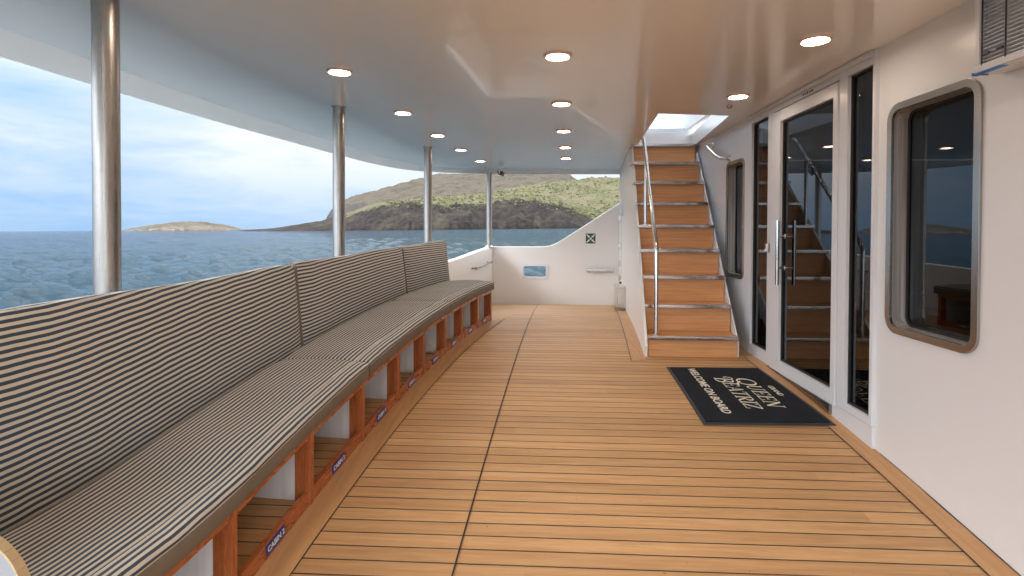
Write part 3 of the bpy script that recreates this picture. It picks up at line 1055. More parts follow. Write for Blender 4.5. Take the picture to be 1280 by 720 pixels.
for k, (za, zb) in enumerate(zip(posts[1:], posts[2:])):
    z = (za + zb) / 2 - 0.01
    x = front_x(z); y = yd(x, z); hb_ = seat_h(z)
    sl = 0.04 + 0.021 * z
    tdir = Vector((sl, 1, (deckz(y + 0.1) - deckz(y - 0.1)) / 0.2)).normalized()
    nrm = Vector((1, -sl, 0)).normalized()
    upv = nrm.cross(tdir).normalized()
    if upv.z < 0: upv = -upv
    M = Matrix((( tdir.x, upv.x, nrm.x, 0), (tdir.y, upv.y, nrm.y, 0), (tdir.z, upv.z, nrm.z, 0), (0, 0, 0, 1)))
    M.translation = Vector((x, y, hb_ + 0.040)) + nrm * 0.0005
    mb = MB(); mb.box((-0.068, -0.023, -0.001), (0.068, 0.023, 0.004), M)
    pob = mb.build('cabin_plate', BLUE, bench, bevel=0.001)
    pob['label'] = 'blue plate reading CABIN %d' % (k + 2)
    text_mesh('lettering', 'CABIN %d' % (k + 2), 0.033, M @ Matrix.Translation((0, 0.0, 0.0048)), PRINT, pob, 0.0004, bold=0.0006)

# cushions
def seat_prof(z, t):
    b = seat_h(z) + 0.352
    edge_ = min(t, 1 - t)
    pl = 0.022 * (min(1.0, edge_ * 14) ** 0.5 - 0.4)
    sag = 0.007 * math.sin(z * 9.3) * math.sin(z * 3.1 + 1)
    top_ = b + 0.098 + pl * 0.6
    return [(-0.022, b + 0.070), (-0.026, b + 0.085), (-0.018, top_ - 0.006), (0.0, top_), (0.055, top_ + 0.002), (0.064, top_ - 0.004), (0.073, top_ + 0.002),
            (0.16, top_ + 0.004 + sag), (0.26, top_ + 0.002 + sag * 1.2), (0.36, top_ - 0.001 + sag), (0.45, top_ - 0.003), (0.512, top_ - 0.006), (0.53, top_ - 0.02), (0.53, b + 0.070)]


def band_prof(z, t):
    b = seat_h(z) + 0.352
    return [(-0.018, b + 0.0025), (-0.023, b + 0.012), (-0.023, b + 0.060), (-0.020, b + 0.0695), (0.52, b + 0.0695), (0.52, b + 0.0025)]


def back_prof(z, t):
    b = seat_h(z) + 0.425; tp = back_top(z)
    edge_ = min(t, 1 - t)
    pl = 0.040 * min(1.0, edge_ * 11) ** 0.5
    pts = []
    tp += 0.006 * math.sin(z * 4.3) + 0.012 * (min(1.0, edge_ * 16) ** 0.5 - 1) - 0.010 * t + 0.005
    H = tp - b
    pts.append((0.537, b))
    for q in (0.03, 0.15, 0.3, 0.45, 0.6, 0.75, 0.88, 0.96):
        lean = 0.537 + 0.050 * q
        pts.append((lean - pl * math.sin(math.pi * min(1, q * 1.03)) ** 0.6, b + H * q))
    pts += [(0.537 + 0.058, tp - 0.004), (0.537 + 0.075, tp), (0.537 + 0.105, tp - 0.002), (0.537 + 0.118, tp - 0.02), (0.537 + 0.085, b)]
    return pts


SL = ['striped seat cushion nearest the camera, longest of the three', 'striped seat cushion in the middle of the curved bench', 'striped seat cushion at the far end of the bench']
for (za, zb), lab in zip(((Z0 + 0.05, 3.135), (3.147, 4.775), (4.787, 6.36)), SL):
    r0 = empty('seat_cushion', BP((za + zb) / 2, 0.25, seat_h((za + zb) / 2) + 0.352), lab, 'cushion', 'striped cushions on the long bench')
    mb = MB(); sweep(mb, seat_prof, za, zb, 0.05, uvoff=za); mb.build('top_cover', STRIPE, r0, smooth=50)
    mb = MB(); sweep(mb, band_prof, za + 0.003, zb - 0.003, 0.08); mb.build('side_band', TAUPE, r0, smooth=50)
BL_ = ['striped back cushion nearest the camera, leaning against the stern bulwark', 'striped back cushion in the middle, between two steel poles', 'striped back cushion at the far end of the bench']
for (za, zb), lab in zip(((Z0 + 0.05, 3.372), (3.38, 5.142), (5.15, 6.38)), BL_):
    mb = MB(); sweep(mb, back_prof, za, zb, 0.05, uvoff=za)
    o = mb.build('back_cushion', STRIPE, smooth=50); tag(o, lab, 'cushion', 'striped cushions on the long bench')
    for zz in (za + 0.004, zb - 0.004):
        tb = MB()
        tb.tube([BP(zz, o_ - 0.002, w_) for o_, w_ in back_prof(zz, 0.0 if zz < (za + zb) / 2 else 1.0)[:12]], 0.0055, 8)
        tb.build('piping', TAUPE, o)
# white rounded end panel nearest the camera
ep = MB()
za = Z0
xs = front_x(za)
pth = [(-0.62, 0.10), (0.02, 0.10)]
zt = 0.372
outl = [(-0.62, -0.30), (0.0, -0.30), (0.0, zt - 0.16)] + [(-0.16 + 0.16 * math.cos(R(a_)), zt - 0.16 + 0.16 * math.sin(R(a_))) for a_ in range(9, 91, 9)] + [(-0.62, zt)]
ye = yd(xs, za)
EX = -1.155
epo = empty('bench_end_panel', (EX - 0.3, ye, deckz(ye)), 'white rounded end panel at the near end of the bench', 'panel')
ep.plate(outl, [], lambda x, z: (EX + x, ye - 0.01, z), lambda x, z: (EX + x, ye + 0.01, z))
ep.build('panel', GREYP, epo, smooth=30)
tr = MB()
run = [(EX + x, z) for x, z in outl[1:]]
for (xa, za_), (xb, zb_) in zip(run, run[1:]):
    for q in (0,):
        d = Vector((xb - xa, zb_ - za_)).normalized(); nn = Vector((d.y, -d.x)) * 0.0045
        tr.hexa([(xa, ye - 0.012, za_), (xb, ye - 0.012, zb_), (xb, ye + 0.012, zb_), (xa, ye + 0.012, za_),
                 (xa + nn.x, ye - 0.012, za_ + nn.y), (xb + nn.x, ye - 0.012, zb_ + nn.y), (xb + nn.x, ye + 0.012, zb_ + nn.y), (xa + nn.x, ye + 0.012, za_ + nn.y)])
tr.build('edge_trim', TAN, epo)

# ------------------------------------------------------------------ staircase
st = empty('staircase', (0.93, PAN0[1], deckz(PAN0[1])), 'steep wooden staircase with steel nosings rising through the ceiling', 'staircase')
SK = math.atan(0.0765)
dS = Vector((math.sin(SK), math.cos(SK), 0)); dW = Vector((math.cos(SK) * 0.999, -math.sin(SK) * 0.0, 0)).normalized()
SX0, SY0 = 0.925, yd(0.925, 4.62)
SW_ = 0.755
GO = 0.226
bz = deckz(SY0)
def SPt(w, g, z):
    return (SX0 + dW.x * w + dS.x * g, SY0 + dW.y * w + dS.y * g, z)
def sbox(mb, w0, w1, g0, g1, z0_, z1_):
    mb.hexa([SPt(w0, g0, z0_), SPt(w1, g0, z0_), SPt(w1, g1, z0_), SPt(w0, g1, z0_), SPt(w0, g0, z1_), SPt(w1, g0, z1_), SPt(w1, g1, z1_), SPt(w0, g1, z1_)])
for i in range(1, 10):
    zt = bz + 0.18 + 0.239 * (i - 1)
    zb = bz if i == 1 else zt - 0.239
    g = GO * (i - 1)
    mb = MB(); sbox(mb, 0.0, SW_, g + 0.020, g + GO + 0.035, zt - 0.030, zt); tr_o = mb.build('tread', TREAD, st, bevel=0.002)
    mb = MB(); sbox(mb, 0.004, SW_ - 0.004, g + 0.030, g + 0.048, zb + 0.001, zt - 0.031); mb.build('riser', TREAD, st)
    mb = MB()
    sbox(mb, -0.004, SW_ + 0.004, g - 0.002, g + 0.019, zt - 0.031, zt + 0.002)
    mb.build('nosing', NOSE, tr_o, bevel=0.004)
    for k in range(5):
        pass
# side panel on the open side, right stringer against the wall
yA = PAN0[1]
pts = []
def slope_z(y): return bz + 0.10 + (y - yA) / math.cos(SK) * (0.239 / GO)
ytop = yA + (CEIL_Z - bz - 0.10) * GO / 0.239 * math.cos(SK)
outl = [(yA + 0.03, deckz(yA)), (yA + 0.005, slope_z(yA)), (ytop, CEIL_Z - 0.001), (BK - 0.002, CEIL_Z - 0.001)] + [(y, deckz(y) + 0.0005) for y in [BK - 0.002 - 0.3 * k for k in range(30)] if y > yA + 0.2]
mb = MB(); mb.plate(outl, [], lambda y, z: (pan_x(y), y, z), lambda y, z: (pan_x(y) + 0.022, y, z))
sp_o = mb.build('side_panel', BULW, st, smooth=20)
mb = MB()
gT = 1.80
mb.hexa([SPt(SW_ + 0.004, 0.05, bz), SPt(SW_ + 0.018, 0.05, bz), SPt(SW_ + 0.018, gT + 0.3, bz + 1.75), SPt(SW_ + 0.004, gT + 0.3, bz + 1.75),
         SPt(SW_ + 0.004, 0.05, bz + 0.13), SPt(SW_ + 0.018, 0.05, bz + 0.13), SPt(SW_ + 0.018, gT, CEIL_Z - 0.10), SPt(SW_ + 0.004, gT, CEIL_Z - 0.10)])
mb.build('stringer', WHITE, st, bevel=0.004)
# hinges, latch and seam on the side panel near the far corner
def on_panel(y, z): return (pan_x(y), y, z)
ysm = 8.62
mb = MB(); mb.box((pan_x(ysm) - 0.003, ysm - 0.004, deckz(ysm) + 0.40), (pan_x(ysm) + 0.002, ysm + 0.004, 1.45)); mb.build('seam', PLATE, sp_o)
for zz in (1.22, 0.80, 0.52, 0.30):
    mb = MB(); mb.box((pan_x(ysm) - 0.028, ysm - 0.05, zz - 0.03), (pan_x(ysm) + 0.002, ysm + 0.05, zz + 0.03))
    mb.tube([(pan_x(ysm) - 0.03, ysm, zz - 0.05), (pan_x(ysm) - 0.03, ysm, zz + 0.05)], 0.012, 10)
    mb.build('hinge', STEEL, sp_o, bevel=0.003)
mb = MB(); mb.box((pan_x(8.55) - 0.03, 8.50, 0.14), (pan_x(8.55) + 0.002, 8.60, 0.24)); mb.build('catch', BLACK, sp_o, bevel=0.004)
mb = MB(); mb.box((pan_x(8.2) - 0.035, 8.12, 1.26), (pan_x(8.2) + 0.006, 8.28, 1.50)); mb.build('latch_box', LACQ, sp_o, bevel=0.008)
# handrail
hr = MB()
def HP(w, g, z): return Vector(SPt(w, g, z))
zr0 = CAM_Z - 0.135
hw = 0.075
pts = [HP(hw, 0.09, bz + 0.181), HP(hw, 0.09, zr0 - 0.05), HP(hw, 0.095, zr0 - 0.02), HP(hw, 0.12, zr0 + 0.015), HP(hw, 0.5, zr0 + 0.42), HP(hw, 1.05, zr0 + 1.0), HP(hw, 1.12, zr0 + 1.06), HP(hw, 1.18, zr0 + 1.09)]
hr.tube(pts, 0.0185, 14)
pb = HP(hw, 0.93, bz + 0.18 + 0.239 * 4)
hr.tube([pb, HP(hw, 0.93, zr0 + 0.875)], 0.016, 12)
for q in (HP(hw, 0.09, bz + 0.181), pb):
    hr.lathe([(0.036, 0.0), (0.036, 0.006), (0.02, 0.012)], q, 18)
hr.build('handrail', STEEL, st)

# stairwell up to the next deck, with unseen blockers added against sun and sky
sw = empty('stairwell', (1.4, 7.0, 2.06), 'white stairwell coaming seen through the opening above the stairs', 'wall')
mb = MB(); mb.box((1.15, 6.72, 2.075), (1.829, 6.80, 2.235)); mb.build('top_step', WHITE, sw, bevel=0.004)
mb = MB(); mb.box((0.2, 6.80, 2.222), (3.0, 9.5, 2.30)); mb.build('upper_deck', WHITE, sw)
mb = MB(); mb.box((0.3, 8.4, 2.301), (1.80, 8.5, 3.3)); mb.build('far_wall', WHITE, sw)
mb = MB()
mb.hexa([(1.665, 4.86, 2.221), (1.80, 4.86, 2.221), (1.97, 8.39, 2.305), (1.84, 8.39, 2.305), (1.665, 4.86, 3.6), (1.80, 4.86, 3.6), (1.97, 8.39, 3.6), (1.84, 8.39, 3.6)])
mb.build('side_wall', WHITE, sw)
mb = MB(); mb.box((0.93, 4.72, 2.221), (1.0, 7.3, 3.6)); mb.build('sun_blocker_side', WHITE, sw)  # added unseen wall, keeps sun off the stairs from the open side
mb = MB(); mb.box((-1.5, 2.5, 4.75), (3.5, 9.6, 4.81)); mb.build('sky_blocker', WHITE, sw)  # unseen cover added to cut the sky light in the stairwell
mb = MB(); mb.box((0.93, 4.62, 2.221), (1.80, 4.70, 3.6)); mb.build('sun_blocker_near', WHITE, sw)  # added unseen wall, stops sun from behind the view reaching the treads

# steel box standing against the side panel
yb = 7.55
xb = pan_x(yb)
bx = empty('steel_box', (xb - 0.07, yb, deckz(yb)), 'small upright steel box on the deck against the stair side panel', 'box')
mb = MB(); mb.box((xb - 0.125, yb - 0.16, deckz(yb) + 0.05), (xb - 0.003, yb + 0.2, deckz(yb) + 0.32)); mb.build('body', STEEL, bx, bevel=0.008)
mb = MB(); mb.box((xb - 0.132, yb - 0.167, deckz(yb) + 0.321), (xb - 0.003, yb + 0.207, deckz(yb) + 0.345)); mb.build('lid', POLISH, bx, bevel=0.006)
mb = MB(); mb.box((xb - 0.115, yb - 0.15, deckz(yb) + 0.004), (xb - 0.008, yb + 0.19, deckz(yb) + 0.049)); mb.build('plinth', PLATE, bx)

# green assembly sign on the far bulwark
gx0, gx1 = wx(732, 9.3), wx(744, 9.3); gz0, gz1 = CAM_Z - 18 / 680 * 9.3, CAM_Z - 5.5 / 680 * 9.3
sg = empty('safety_sign', ((gx0 + gx1) / 2, BK, gz0), 'small green square sign with white corner arrows on the far bulwark', 'sign')
mb = MB(); mb.box((gx0, BK - 0.006, gz0), (gx1, BK + 0.001, gz1)); mb.build('plate', GREEN, sg, bevel=0.001)
mb = MB()
cx, cz = (gx0 + gx1) / 2, (gz0 + gz1) / 2; hs = (gx1 - gx0) / 2
for a_ in (45, 135, 225, 315):
    ca, sa = math.cos(R(a_)), math.sin(R(a_))
    def P(u, v): return (cx + (u * ca - v * sa), cz + (u * sa + v * ca))
    for shp in ([(0.42 * hs, -0.11 * hs), (1.15 * hs, -0.11 * hs), (1.15 * hs, 0.11 * hs), (0.42 * hs, 0.11 * hs)], [(0.30 * hs, 0), (0.62 * hs, -0.28 * hs), (0.62 * hs, 0.28 * hs)]):
        q = [P(*s_) for s_ in shp]
        yq = BK - 0.0072 - (0.0004 if len(shp) == 3 else 0)
        mb.face([(x_, yq, z_) for x_, z_ in q])
for (dx, dz, rr) in ((-0.10, 0.14, 0.10), (0.10, 0.14, 0.10)):
    mb.face([(cx + (dx + rr * math.cos(R(a_))) * hs, BK - 0.0080, cz + (dz + rr * math.sin(R(a_))) * hs) for a_ in range(0, 360, 45)])
    mb.face([(cx + (dx - 0.09) * hs, BK - 0.0084, cz - 0.25 * hs), (cx + (dx + 0.09) * hs, BK - 0.0084, cz - 0.25 * hs), (cx + (dx + 0.09) * hs, BK - 0.0084, cz + 0.06 * hs), (cx + (dx - 0.09) * hs, BK - 0.0084, cz + 0.06 * hs)])
mb.build('symbol', PRINT, sg, smooth=0)

# ------------------------------------------------------------------ welcome mat with its lettering
MQ = [(1.01, yd(1.01, 4.32)), (1.735, yd(1.735, 4.30)), (1.795, yd(1.795, 3.27)), (0.995, yd(0.995, 3.285))]
# corners: far left, far right, near right, near left
def MP(u, v, lift):
    """u: 0 far .. 1 near, v: 0 left .. 1 right (towards the door)"""
    a = Vector(MQ[0]).lerp(Vector(MQ[1]), v); b = Vector(MQ[3]).lerp(Vector(MQ[2]), v)
    c = a.lerp(b, u)
    return (c.x, c.y, deckz(c.y) + 0.0055 + lift)
mat0 = empty('door_mat', MP(0.5, 0.5, 0), 'dark navy welcome mat with cream lettering in front of the glass door', 'mat')
def mat_slab(name, u0, u1, v0, v1, h0, h1, mt, bev):
    mb = MB(); N = 10; rows = []
    for k in range(N + 1):
        u = u0 + (u1 - u0) * k / N
        rows.append([mb.vert(MP(u, v0, h0)), mb.vert(MP(u, v1, h0)), mb.vert(MP(u, v1, h1)), mb.vert(MP(u, v0, h1))])
    for a, b in zip(rows, rows[1:]):
        for k in range(4): mb.f.append([a[k], a[(k + 1) % 4], b[(k + 1) % 4], b[k]])
    mb.f.append(rows[0]); mb.f.append(rows[-1][::-1])
    return mb.build(name, mt, mat0, bevel=bev)
m = Mat('mat_edge'); m.set(Base_Color=(0.03, 0.035, 0.045, 1), Roughness=0.55); MEDGE = m.m
mat_slab('border', 0, 1, 0, 1, 0.0, 0.005, MEDGE, 0.002)
mat_slab('pile', 0.022, 0.978, 0.03, 0.97, 0.0052, 0.010, PILE, 0.002)

# letters drawn as broad and fine strokes with serifs; unit box, x right, y up
def stroke_glyph(ch):
    T, t = 0.135, 0.055
    S = []
    def bar(x0_, y0_, x1_, y1_, w): S.append(('b', x0_, y0_, x1_, y1_, w))
    def arc(cx_, cy_, rx, ry, a0, a1, w0, w1): S.append(('a', cx_, cy_, rx, ry, a0, a1, w0, w1))
    def ser(x_, y_, w=0.26): bar(x_ - w / 2, y_, x_ + w / 2, y_, 0.06)
    if ch in 'QO':
        arc(0.45, 0.5, 0.38, 0.46, 0, 360, t, T); W_ = 0.9
        if ch == 'Q': bar(0.40, 0.20, 0.62, 0.0, 0.08); bar(0.62, 0.0, 1.0, -0.14, 0.11)
    elif ch == 'U':
        bar(0.18, 0.97, 0.18, 0.30, T); arc(0.42, 0.32, 0.24, 0.29, 180, 360, T, t); bar(0.66, 0.97, 0.66, 0.30, t + 0.02)
        ser(0.18, 0.97); ser(0.66, 0.97, 0.22); W_ = 0.84
    elif ch == 'E':
        bar(0.18, 0.0, 0.18, 1.0, T); bar(0.06, 0.97, 0.62, 0.97, t); bar(0.06, 0.03, 0.66, 0.03, t); bar(0.2, 0.52, 0.5, 0.52, t)
        bar(0.60, 1.0, 0.60, 0.76, 0.06); bar(0.64, 0.0, 0.64, 0.26, 0.06); bar(0.5, 0.42, 0.5, 0.62, 0.05); W_ = 0.74
    elif ch == 'N':
        bar(0.16, 0.0, 0.16, 1.0, t + 0.02); bar(0.14, 0.98, 0.70, 0.03, T); bar(0.70, 0.0, 0.70, 1.0, t + 0.02)
        ser(0.16, 0.02); ser(0.10, 0.98, 0.2); ser(0.70, 0.98); W_ = 0.86
    elif ch == 'B':
        bar(0.18, 0.0, 0.18, 1.0, T); arc(0.30, 0.75, 0.28, 0.22, -90, 90, t, T); arc(0.30, 0.27, 0.33, 0.25, -90, 90, t, T)
        bar(0.06, 0.97, 0.30, 0.97, t); bar(0.06, 0.03, 0.30, 0.03, t); bar(0.2, 0.525, 0.32, 0.525, t)
        arc(0.02, 0.80, 0.20, 0.26, 60, 235, 0.06, 0.09); W_ = 0.72
    elif ch == 'A':
        bar(0.10, 0.0, 0.40, 1.0, t); bar(0.40, 1.0, 0.72, 0.0, T); bar(0.20, 0.34, 0.60, 0.34, t); ser(0.10, 0.02, 0.24); ser(0.72, 0.02, 0.28); W_ = 0.82
    elif ch == 'T':
        bar(0.36, 0.0, 0.36, 1.0, T); bar(0.02, 0.97, 0.70, 0.97, t); bar(0.03, 1.0, 0.03, 0.76, 0.06); bar(0.69, 1.0, 0.69, 0.76, 0.06); ser(0.36, 0.02, 0.32); W_ = 0.72
    elif ch == 'R':
        bar(0.18, 0.0, 0.18, 1.0, T); arc(0.32, 0.74, 0.28, 0.23, -90, 90, t, T); bar(0.06, 0.97, 0.32, 0.97, t); bar(0.2, 0.51, 0.34, 0.51, t)
        bar(0.36, 0.50, 0.66, 0.05, T * 0.95); bar(0.66, 0.04, 0.84, 0.02, 0.07); ser(0.18, 0.02, 0.30); W_ = 0.78
    elif ch == 'I':
        bar(0.18, 0.0, 0.18, 1.0, T); ser(0.18, 0.02, 0.32); ser(0.18, 0.98, 0.32); W_ = 0.38
    elif ch == 'Z':
        bar(0.06, 0.97, 0.64, 0.97, t); bar(0.62, 0.97, 0.08, 0.03, T); bar(0.06, 0.03, 0.68, 0.03, t); bar(0.07, 1.0, 0.07, 0.76, 0.06); bar(0.67, 0.0, 0.67, 0.26, 0.06); W_ = 0.74
    return S, W_


def serif_line(mb, word, u_mid, v_base, size_v, size_u, lift, first_big=1.0):
    """word runs from far to near (u grows), letter tops towards the door (v grows)"""
    tot = sum(stroke_glyph(c)[1] * (first_big if k == 0 else 1) for k, c in enumerate(word))
    x = -tot / 2
    cnt = 0
    for k, c in enumerate(word):
        S, W_ = stroke_glyph(c)
        sc = first_big if k == 0 else 1.0
        def TP(gx_, gy_):
            sx_ = x + gx_ * sc + 0.16 * gy_ * sc
            gy2 = (gy_ - (0.22 if k == 0 and sc > 1 else 0)) * sc
            return MP(u_mid + sx_ * size_u, v_base + gy2 * size_v, lift + cnt * 0.00003)
        for s_ in S:
            cnt += 1
            if s_[0] == 'b':
                _, ax, ay, bx_, by, w = s_
                d = Vector((bx_ - ax, by - ay)); L = d.length or 1; d /= L; nn = Vector((-d.y, d.x)) * w / 2
                N = 4
                for j in range(N):
                    t0, t1 = j / N, (j + 1) / N
                    q = []
                    for (tt, sg_) in ((t0, 1), (t1, 1), (t1, -1), (t0, -1)):
                        q.append(TP(ax + (bx_ - ax) * tt + nn.x * sg_, ay + (by - ay) * tt + nn.y * sg_))
                    mb.face(q)
            else:
                _, cx_, cy_, rx, ry, a0, a1, w0, w1 = s_
                N = 20
                for j in range(N):
                    q = []
                    for (jj, sg_) in ((j, 1), (j + 1, 1), (j + 1, -1), (j, -1)):
                        aa = R(a0 + (a1 - a0) * jj / N)
                        w = w0 + (w1 - w0) * abs(math.cos(aa))
                        q.append(TP(cx_ + (rx + sg_ * w / 2) * math.cos(aa), cy_ + (ry + sg_ * w / 2) * math.sin(aa)))
                    mb.face(q)
        x += W_ * sc


lt = MB()
serif_line(lt, 'QUEEN', 0.51, 0.625, 0.135, 0.118, 0.0108, 1.30)
serif_line(lt, 'BEATRIZ', 0.52, 0.43, 0.135, 0.108, 0.0108, 1.25)
lt.build('lettering', CREAM, mat0, smooth=0, merge=False)


def mat_text(body, u_mid, v_mid, size, shear=0.12, bold=0.0, spacing=1.0):
    c = Vector(MP(u_mid, v_mid, 0.0)); du = (Vector(MP(u_mid + 0.05, v_mid, 0.0)) - c).normalized()
    dv = (Vector(MP(u_mid, v_mid + 0.05, 0.0)) - c); dv = (dv - du * dv.dot(du)).normalized()
    nz = du.cross(dv).normalized()
    M = Matrix(((du.x, dv.x, nz.x, 0), (du.y, dv.y, nz.y, 0), (du.z, dv.z, nz.z, 0), (0, 0, 0, 1)))
    M.translation = c + Vector((0, 0, 0.0125))
    text_mesh('lettering', body, size, M, CREAM, mat0, 0.0008, shear, spacing, bold)


mat_text('WELCOME ON BOARD', 0.47, 0.235, 0.081, 0.14, 0.0006, 1.0)
mat_text('GRAND', 0.50, 0.845, 0.053, 0.12, 0.0, 0.95)

# ------------------------------------------------------------------ louvred unit on the wall, top right
vb = empty('vent_unit', (1.81, 1.8, 1.69), 'white wall vent with dark slatted grille and blue film on its corner', 'vent')
VX0, VX1, VY0, VY1, VZ0, VZ1 = 1.745, WALL_X - 0.001, 1.30, 2.30, 1.69, 2.035
mb = MB()
fw = 0.03
mb.box((VX0 + 0.03, VY0, VZ0), (VX1, VY1, VZ1))
cas = mb.build('casing', LACQ, vb, bevel=0.006)
mb = MB()
mb.box((VX0, VY0, VZ0), (VX0 + 0.029, VY1, VZ0 + fw)); mb.box((VX0, VY0, VZ1 - 0.012), (VX0 + 0.029, VY1, VZ1))
mb.box((VX0 + 0.001, VY1 - 0.028, VZ0 + fw), (VX0 + 0.029, VY1 - 0.001, VZ1 - 0.012)); mb.box((VX0 + 0.001, VY0, VZ0 + fw), (VX0 + 0.029, VY0 + 0.02, VZ1 - 0.012))
mb.build('frame', LACQ, vb, bevel=0.003)
mb = MB(); mb.box((VX0 + 0.0275, VY0 + 0.02, VZ0 + fw), (VX0 + 0.0295, VY1 - 0.028, VZ1 - 0.012)); mb.build('back_plate', PART, vb)
mb = MB(); zz = VZ0 + fw + 0.008
M3 = []
while zz < VZ1 - 0.02:
    mb.hexa([(VX0 + 0.005, VY0 + 0.02, zz), (VX0 + 0.022, VY0 + 0.02, zz + 0.008), (VX0 + 0.022, VY1 - 0.028, zz + 0.008), (VX0 + 0.005, VY1 - 0.028, zz),
             (VX0 + 0.005, VY0 + 0.02, zz + 0.003), (VX0 + 0.022, VY0 + 0.02, zz + 0.011), (VX0 + 0.022, VY1 - 0.028, zz + 0.011), (VX0 + 0.005, VY1 - 0.028, zz + 0.003)])
    zz += 0.0155
mb.build('grille', LACQ, vb)
for yv in (2.26, 2.15, 2.01, 1.86, 1.70):
    mb = MB(); mb.tube([(VX0 + 0.001, yv, VZ0 + fw - 0.006), (VX0 + 0.001, yv, VZ1 - 0.006)], 0.003, 8); mb.build('wire', BLACK, vb)
for zz, ya, yb_ in ((1.985, 2.215, 2.245), (1.975, 2.17, 2.195), (1.752, 2.225, 2.255), (1.752, 2.16, 2.19)):
    mb = MB(); mb.box((VX0 - 0.003, ya, zz), (VX0 + 0.004, yb_, zz + 0.008)); mb.build('clip', BLACK, vb)
mb = MB()
mb.box((VX0 - 0.002, VY1 + 0.0005, VZ1 - 0.03), (VX0 + 0.03, VY1 + 0.006, VZ1 - 0.001)); mb.build('film', FILM, vb); mb = MB(); mb.box((VX0 - 0.002, VY1 + 0.0005, VZ0 - 0.003), (VX0 + 0.06, VY1 + 0.006, VZ0 + 0.006))
mb.box((VX0 - 0.003, VY1 - 0.14, VZ0 - 0.006), (VX0 + 0.02, VY1 + 0.006, VZ0 - 0.0035))
mb.build('film', FILM, vb)

# ------------------------------------------------------------------ sea
def sea_z(x, y): return -3.4 + 0.0125 * x + 0.0052 * y

def water():
    m = Mat('sea_water'); p = m.pos()
    d = m.n('ShaderNodeVectorMath', {0: p}, operation='LENGTH').outputs['Value']
    n1 = m.noise(m.scale(p, (0.8, 2.0, 1)), 0.95, 6, 0.7, 0.0)
    n2 = m.noise(m.scale(p, (0.7, 2.0, 1)), 0.16, 7, 0.72, 0.0)
    n3 = m.noise(m.scale(p, (0.8, 1.5, 1)), 0.008, 4, 0.6)
    h = m.math('ADD', m.math('MULTIPLY', n1, 0.55), m.math('MULTIPLY', n2, 2.6))
    big = m.noise(m.scale(p, (0.3, 1.0, 1)), 0.02, 3)
    shallow = m.map(m.n('ShaderNodeSeparateXYZ', {0: p}).outputs['X'], -220, -20, 0, 1)
    base = m.mix(m.map(big, 0.35, 0.7, 0, 1), (0.0016, 0.0075, 0.0175), (0.0035, 0.0135, 0.026))
    base = m.mix(m.math('MULTIPLY', shallow, 0.6), base, (0.012, 0.034, 0.044))
    m.set(Base_Color=base, Roughness=0.08, IOR=1.333, Specular_IOR_Level=0.12)
    m.bump(h, 1.0, 1.8)
    return m.m


mb = MB()
rings_n, seg = 230, 640
rr = [2.5 * (9000 / 2.5) ** (k / (rings_n - 1)) for k in range(rings_n)]
ang = np.linspace(0, 2 * np.pi, seg, endpoint=False)
rr = np.array(rr)
X = rr[:, None] * np.sin(ang)[None, :]; Y = rr[:, None] * np.cos(ang)[None, :]
Zs = -3.4 + 0.0125 * X + 0.0052 * Y
rs = np.random.RandomState(3)
res = rr[:, None] * 2 * np.pi / seg
for k in range(46):
    lam = 0.6 * (1.13 ** k) * 0.9 if k < 30 else 0.9 * 1.11 ** (k - 20)
    lam = min(lam, 26)
    th = R(205) + rs.normal(0, 0.55)
    kx, ky = math.cos(th) * 2 * math.pi / lam, math.sin(th) * 2 * math.pi / lam
    amp = 0.0165 * lam ** 0.8
    fade = np.clip((lam / (res * 2.6)) - 0.6, 0, 1)
    ph = rs.rand() * 6.28
    s_ = np.sin(kx * X + ky * Y + ph)
    Zs = Zs + amp * fade * (1 - np.abs(s_)) * 1.2 - amp * fade * 0.6
near = np.clip((rr[:, None] - 3.0) / 3.0, 0, 1)
V = np.stack([X, Y, Zs], -1).reshape(-1, 3)
me = bpy.data.meshes.new('sea')
idx = np.arange(rings_n * seg).reshape(rings_n, seg)
q = np.stack([idx[:-1], np.roll(idx[:-1], -1, 1), np.roll(idx[1:], -1, 1), idx[1:]], -1).reshape(-1, 4)
inner_f = [list(range(seg))]
me.from_pydata(V.tolist(), [], q[:, ::-1].tolist() + inner_f)
me.shade_smooth()
me.materials.append(water())
sea = bpy.data.objects.new('sea', me); link(sea); tag(sea, kind='structure')

# ------------------------------------------------------------------ land across the water
def lerp_tab(tab, x):
    if x <= tab[0][0]: return tab[0][1]
    for (a, va), (b, vb_) in zip(tab, tab[1:]):
        if x <= b: return va + (vb_ - va) * (x - a) / (b - a)
    return tab[-1][1]


def fbm(x, y, z=0.0, o=5):
    return mnoise.fractal((x, y, z), 1.0, 2.0, o)


def land_dir(px_):
    """horizontal direction of an image column"""
    t = (px_ - 640) / 680
    a = math.atan(t) - YAW
    return math.sin(a), math.cos(a), math.sqrt(1 + t * t)


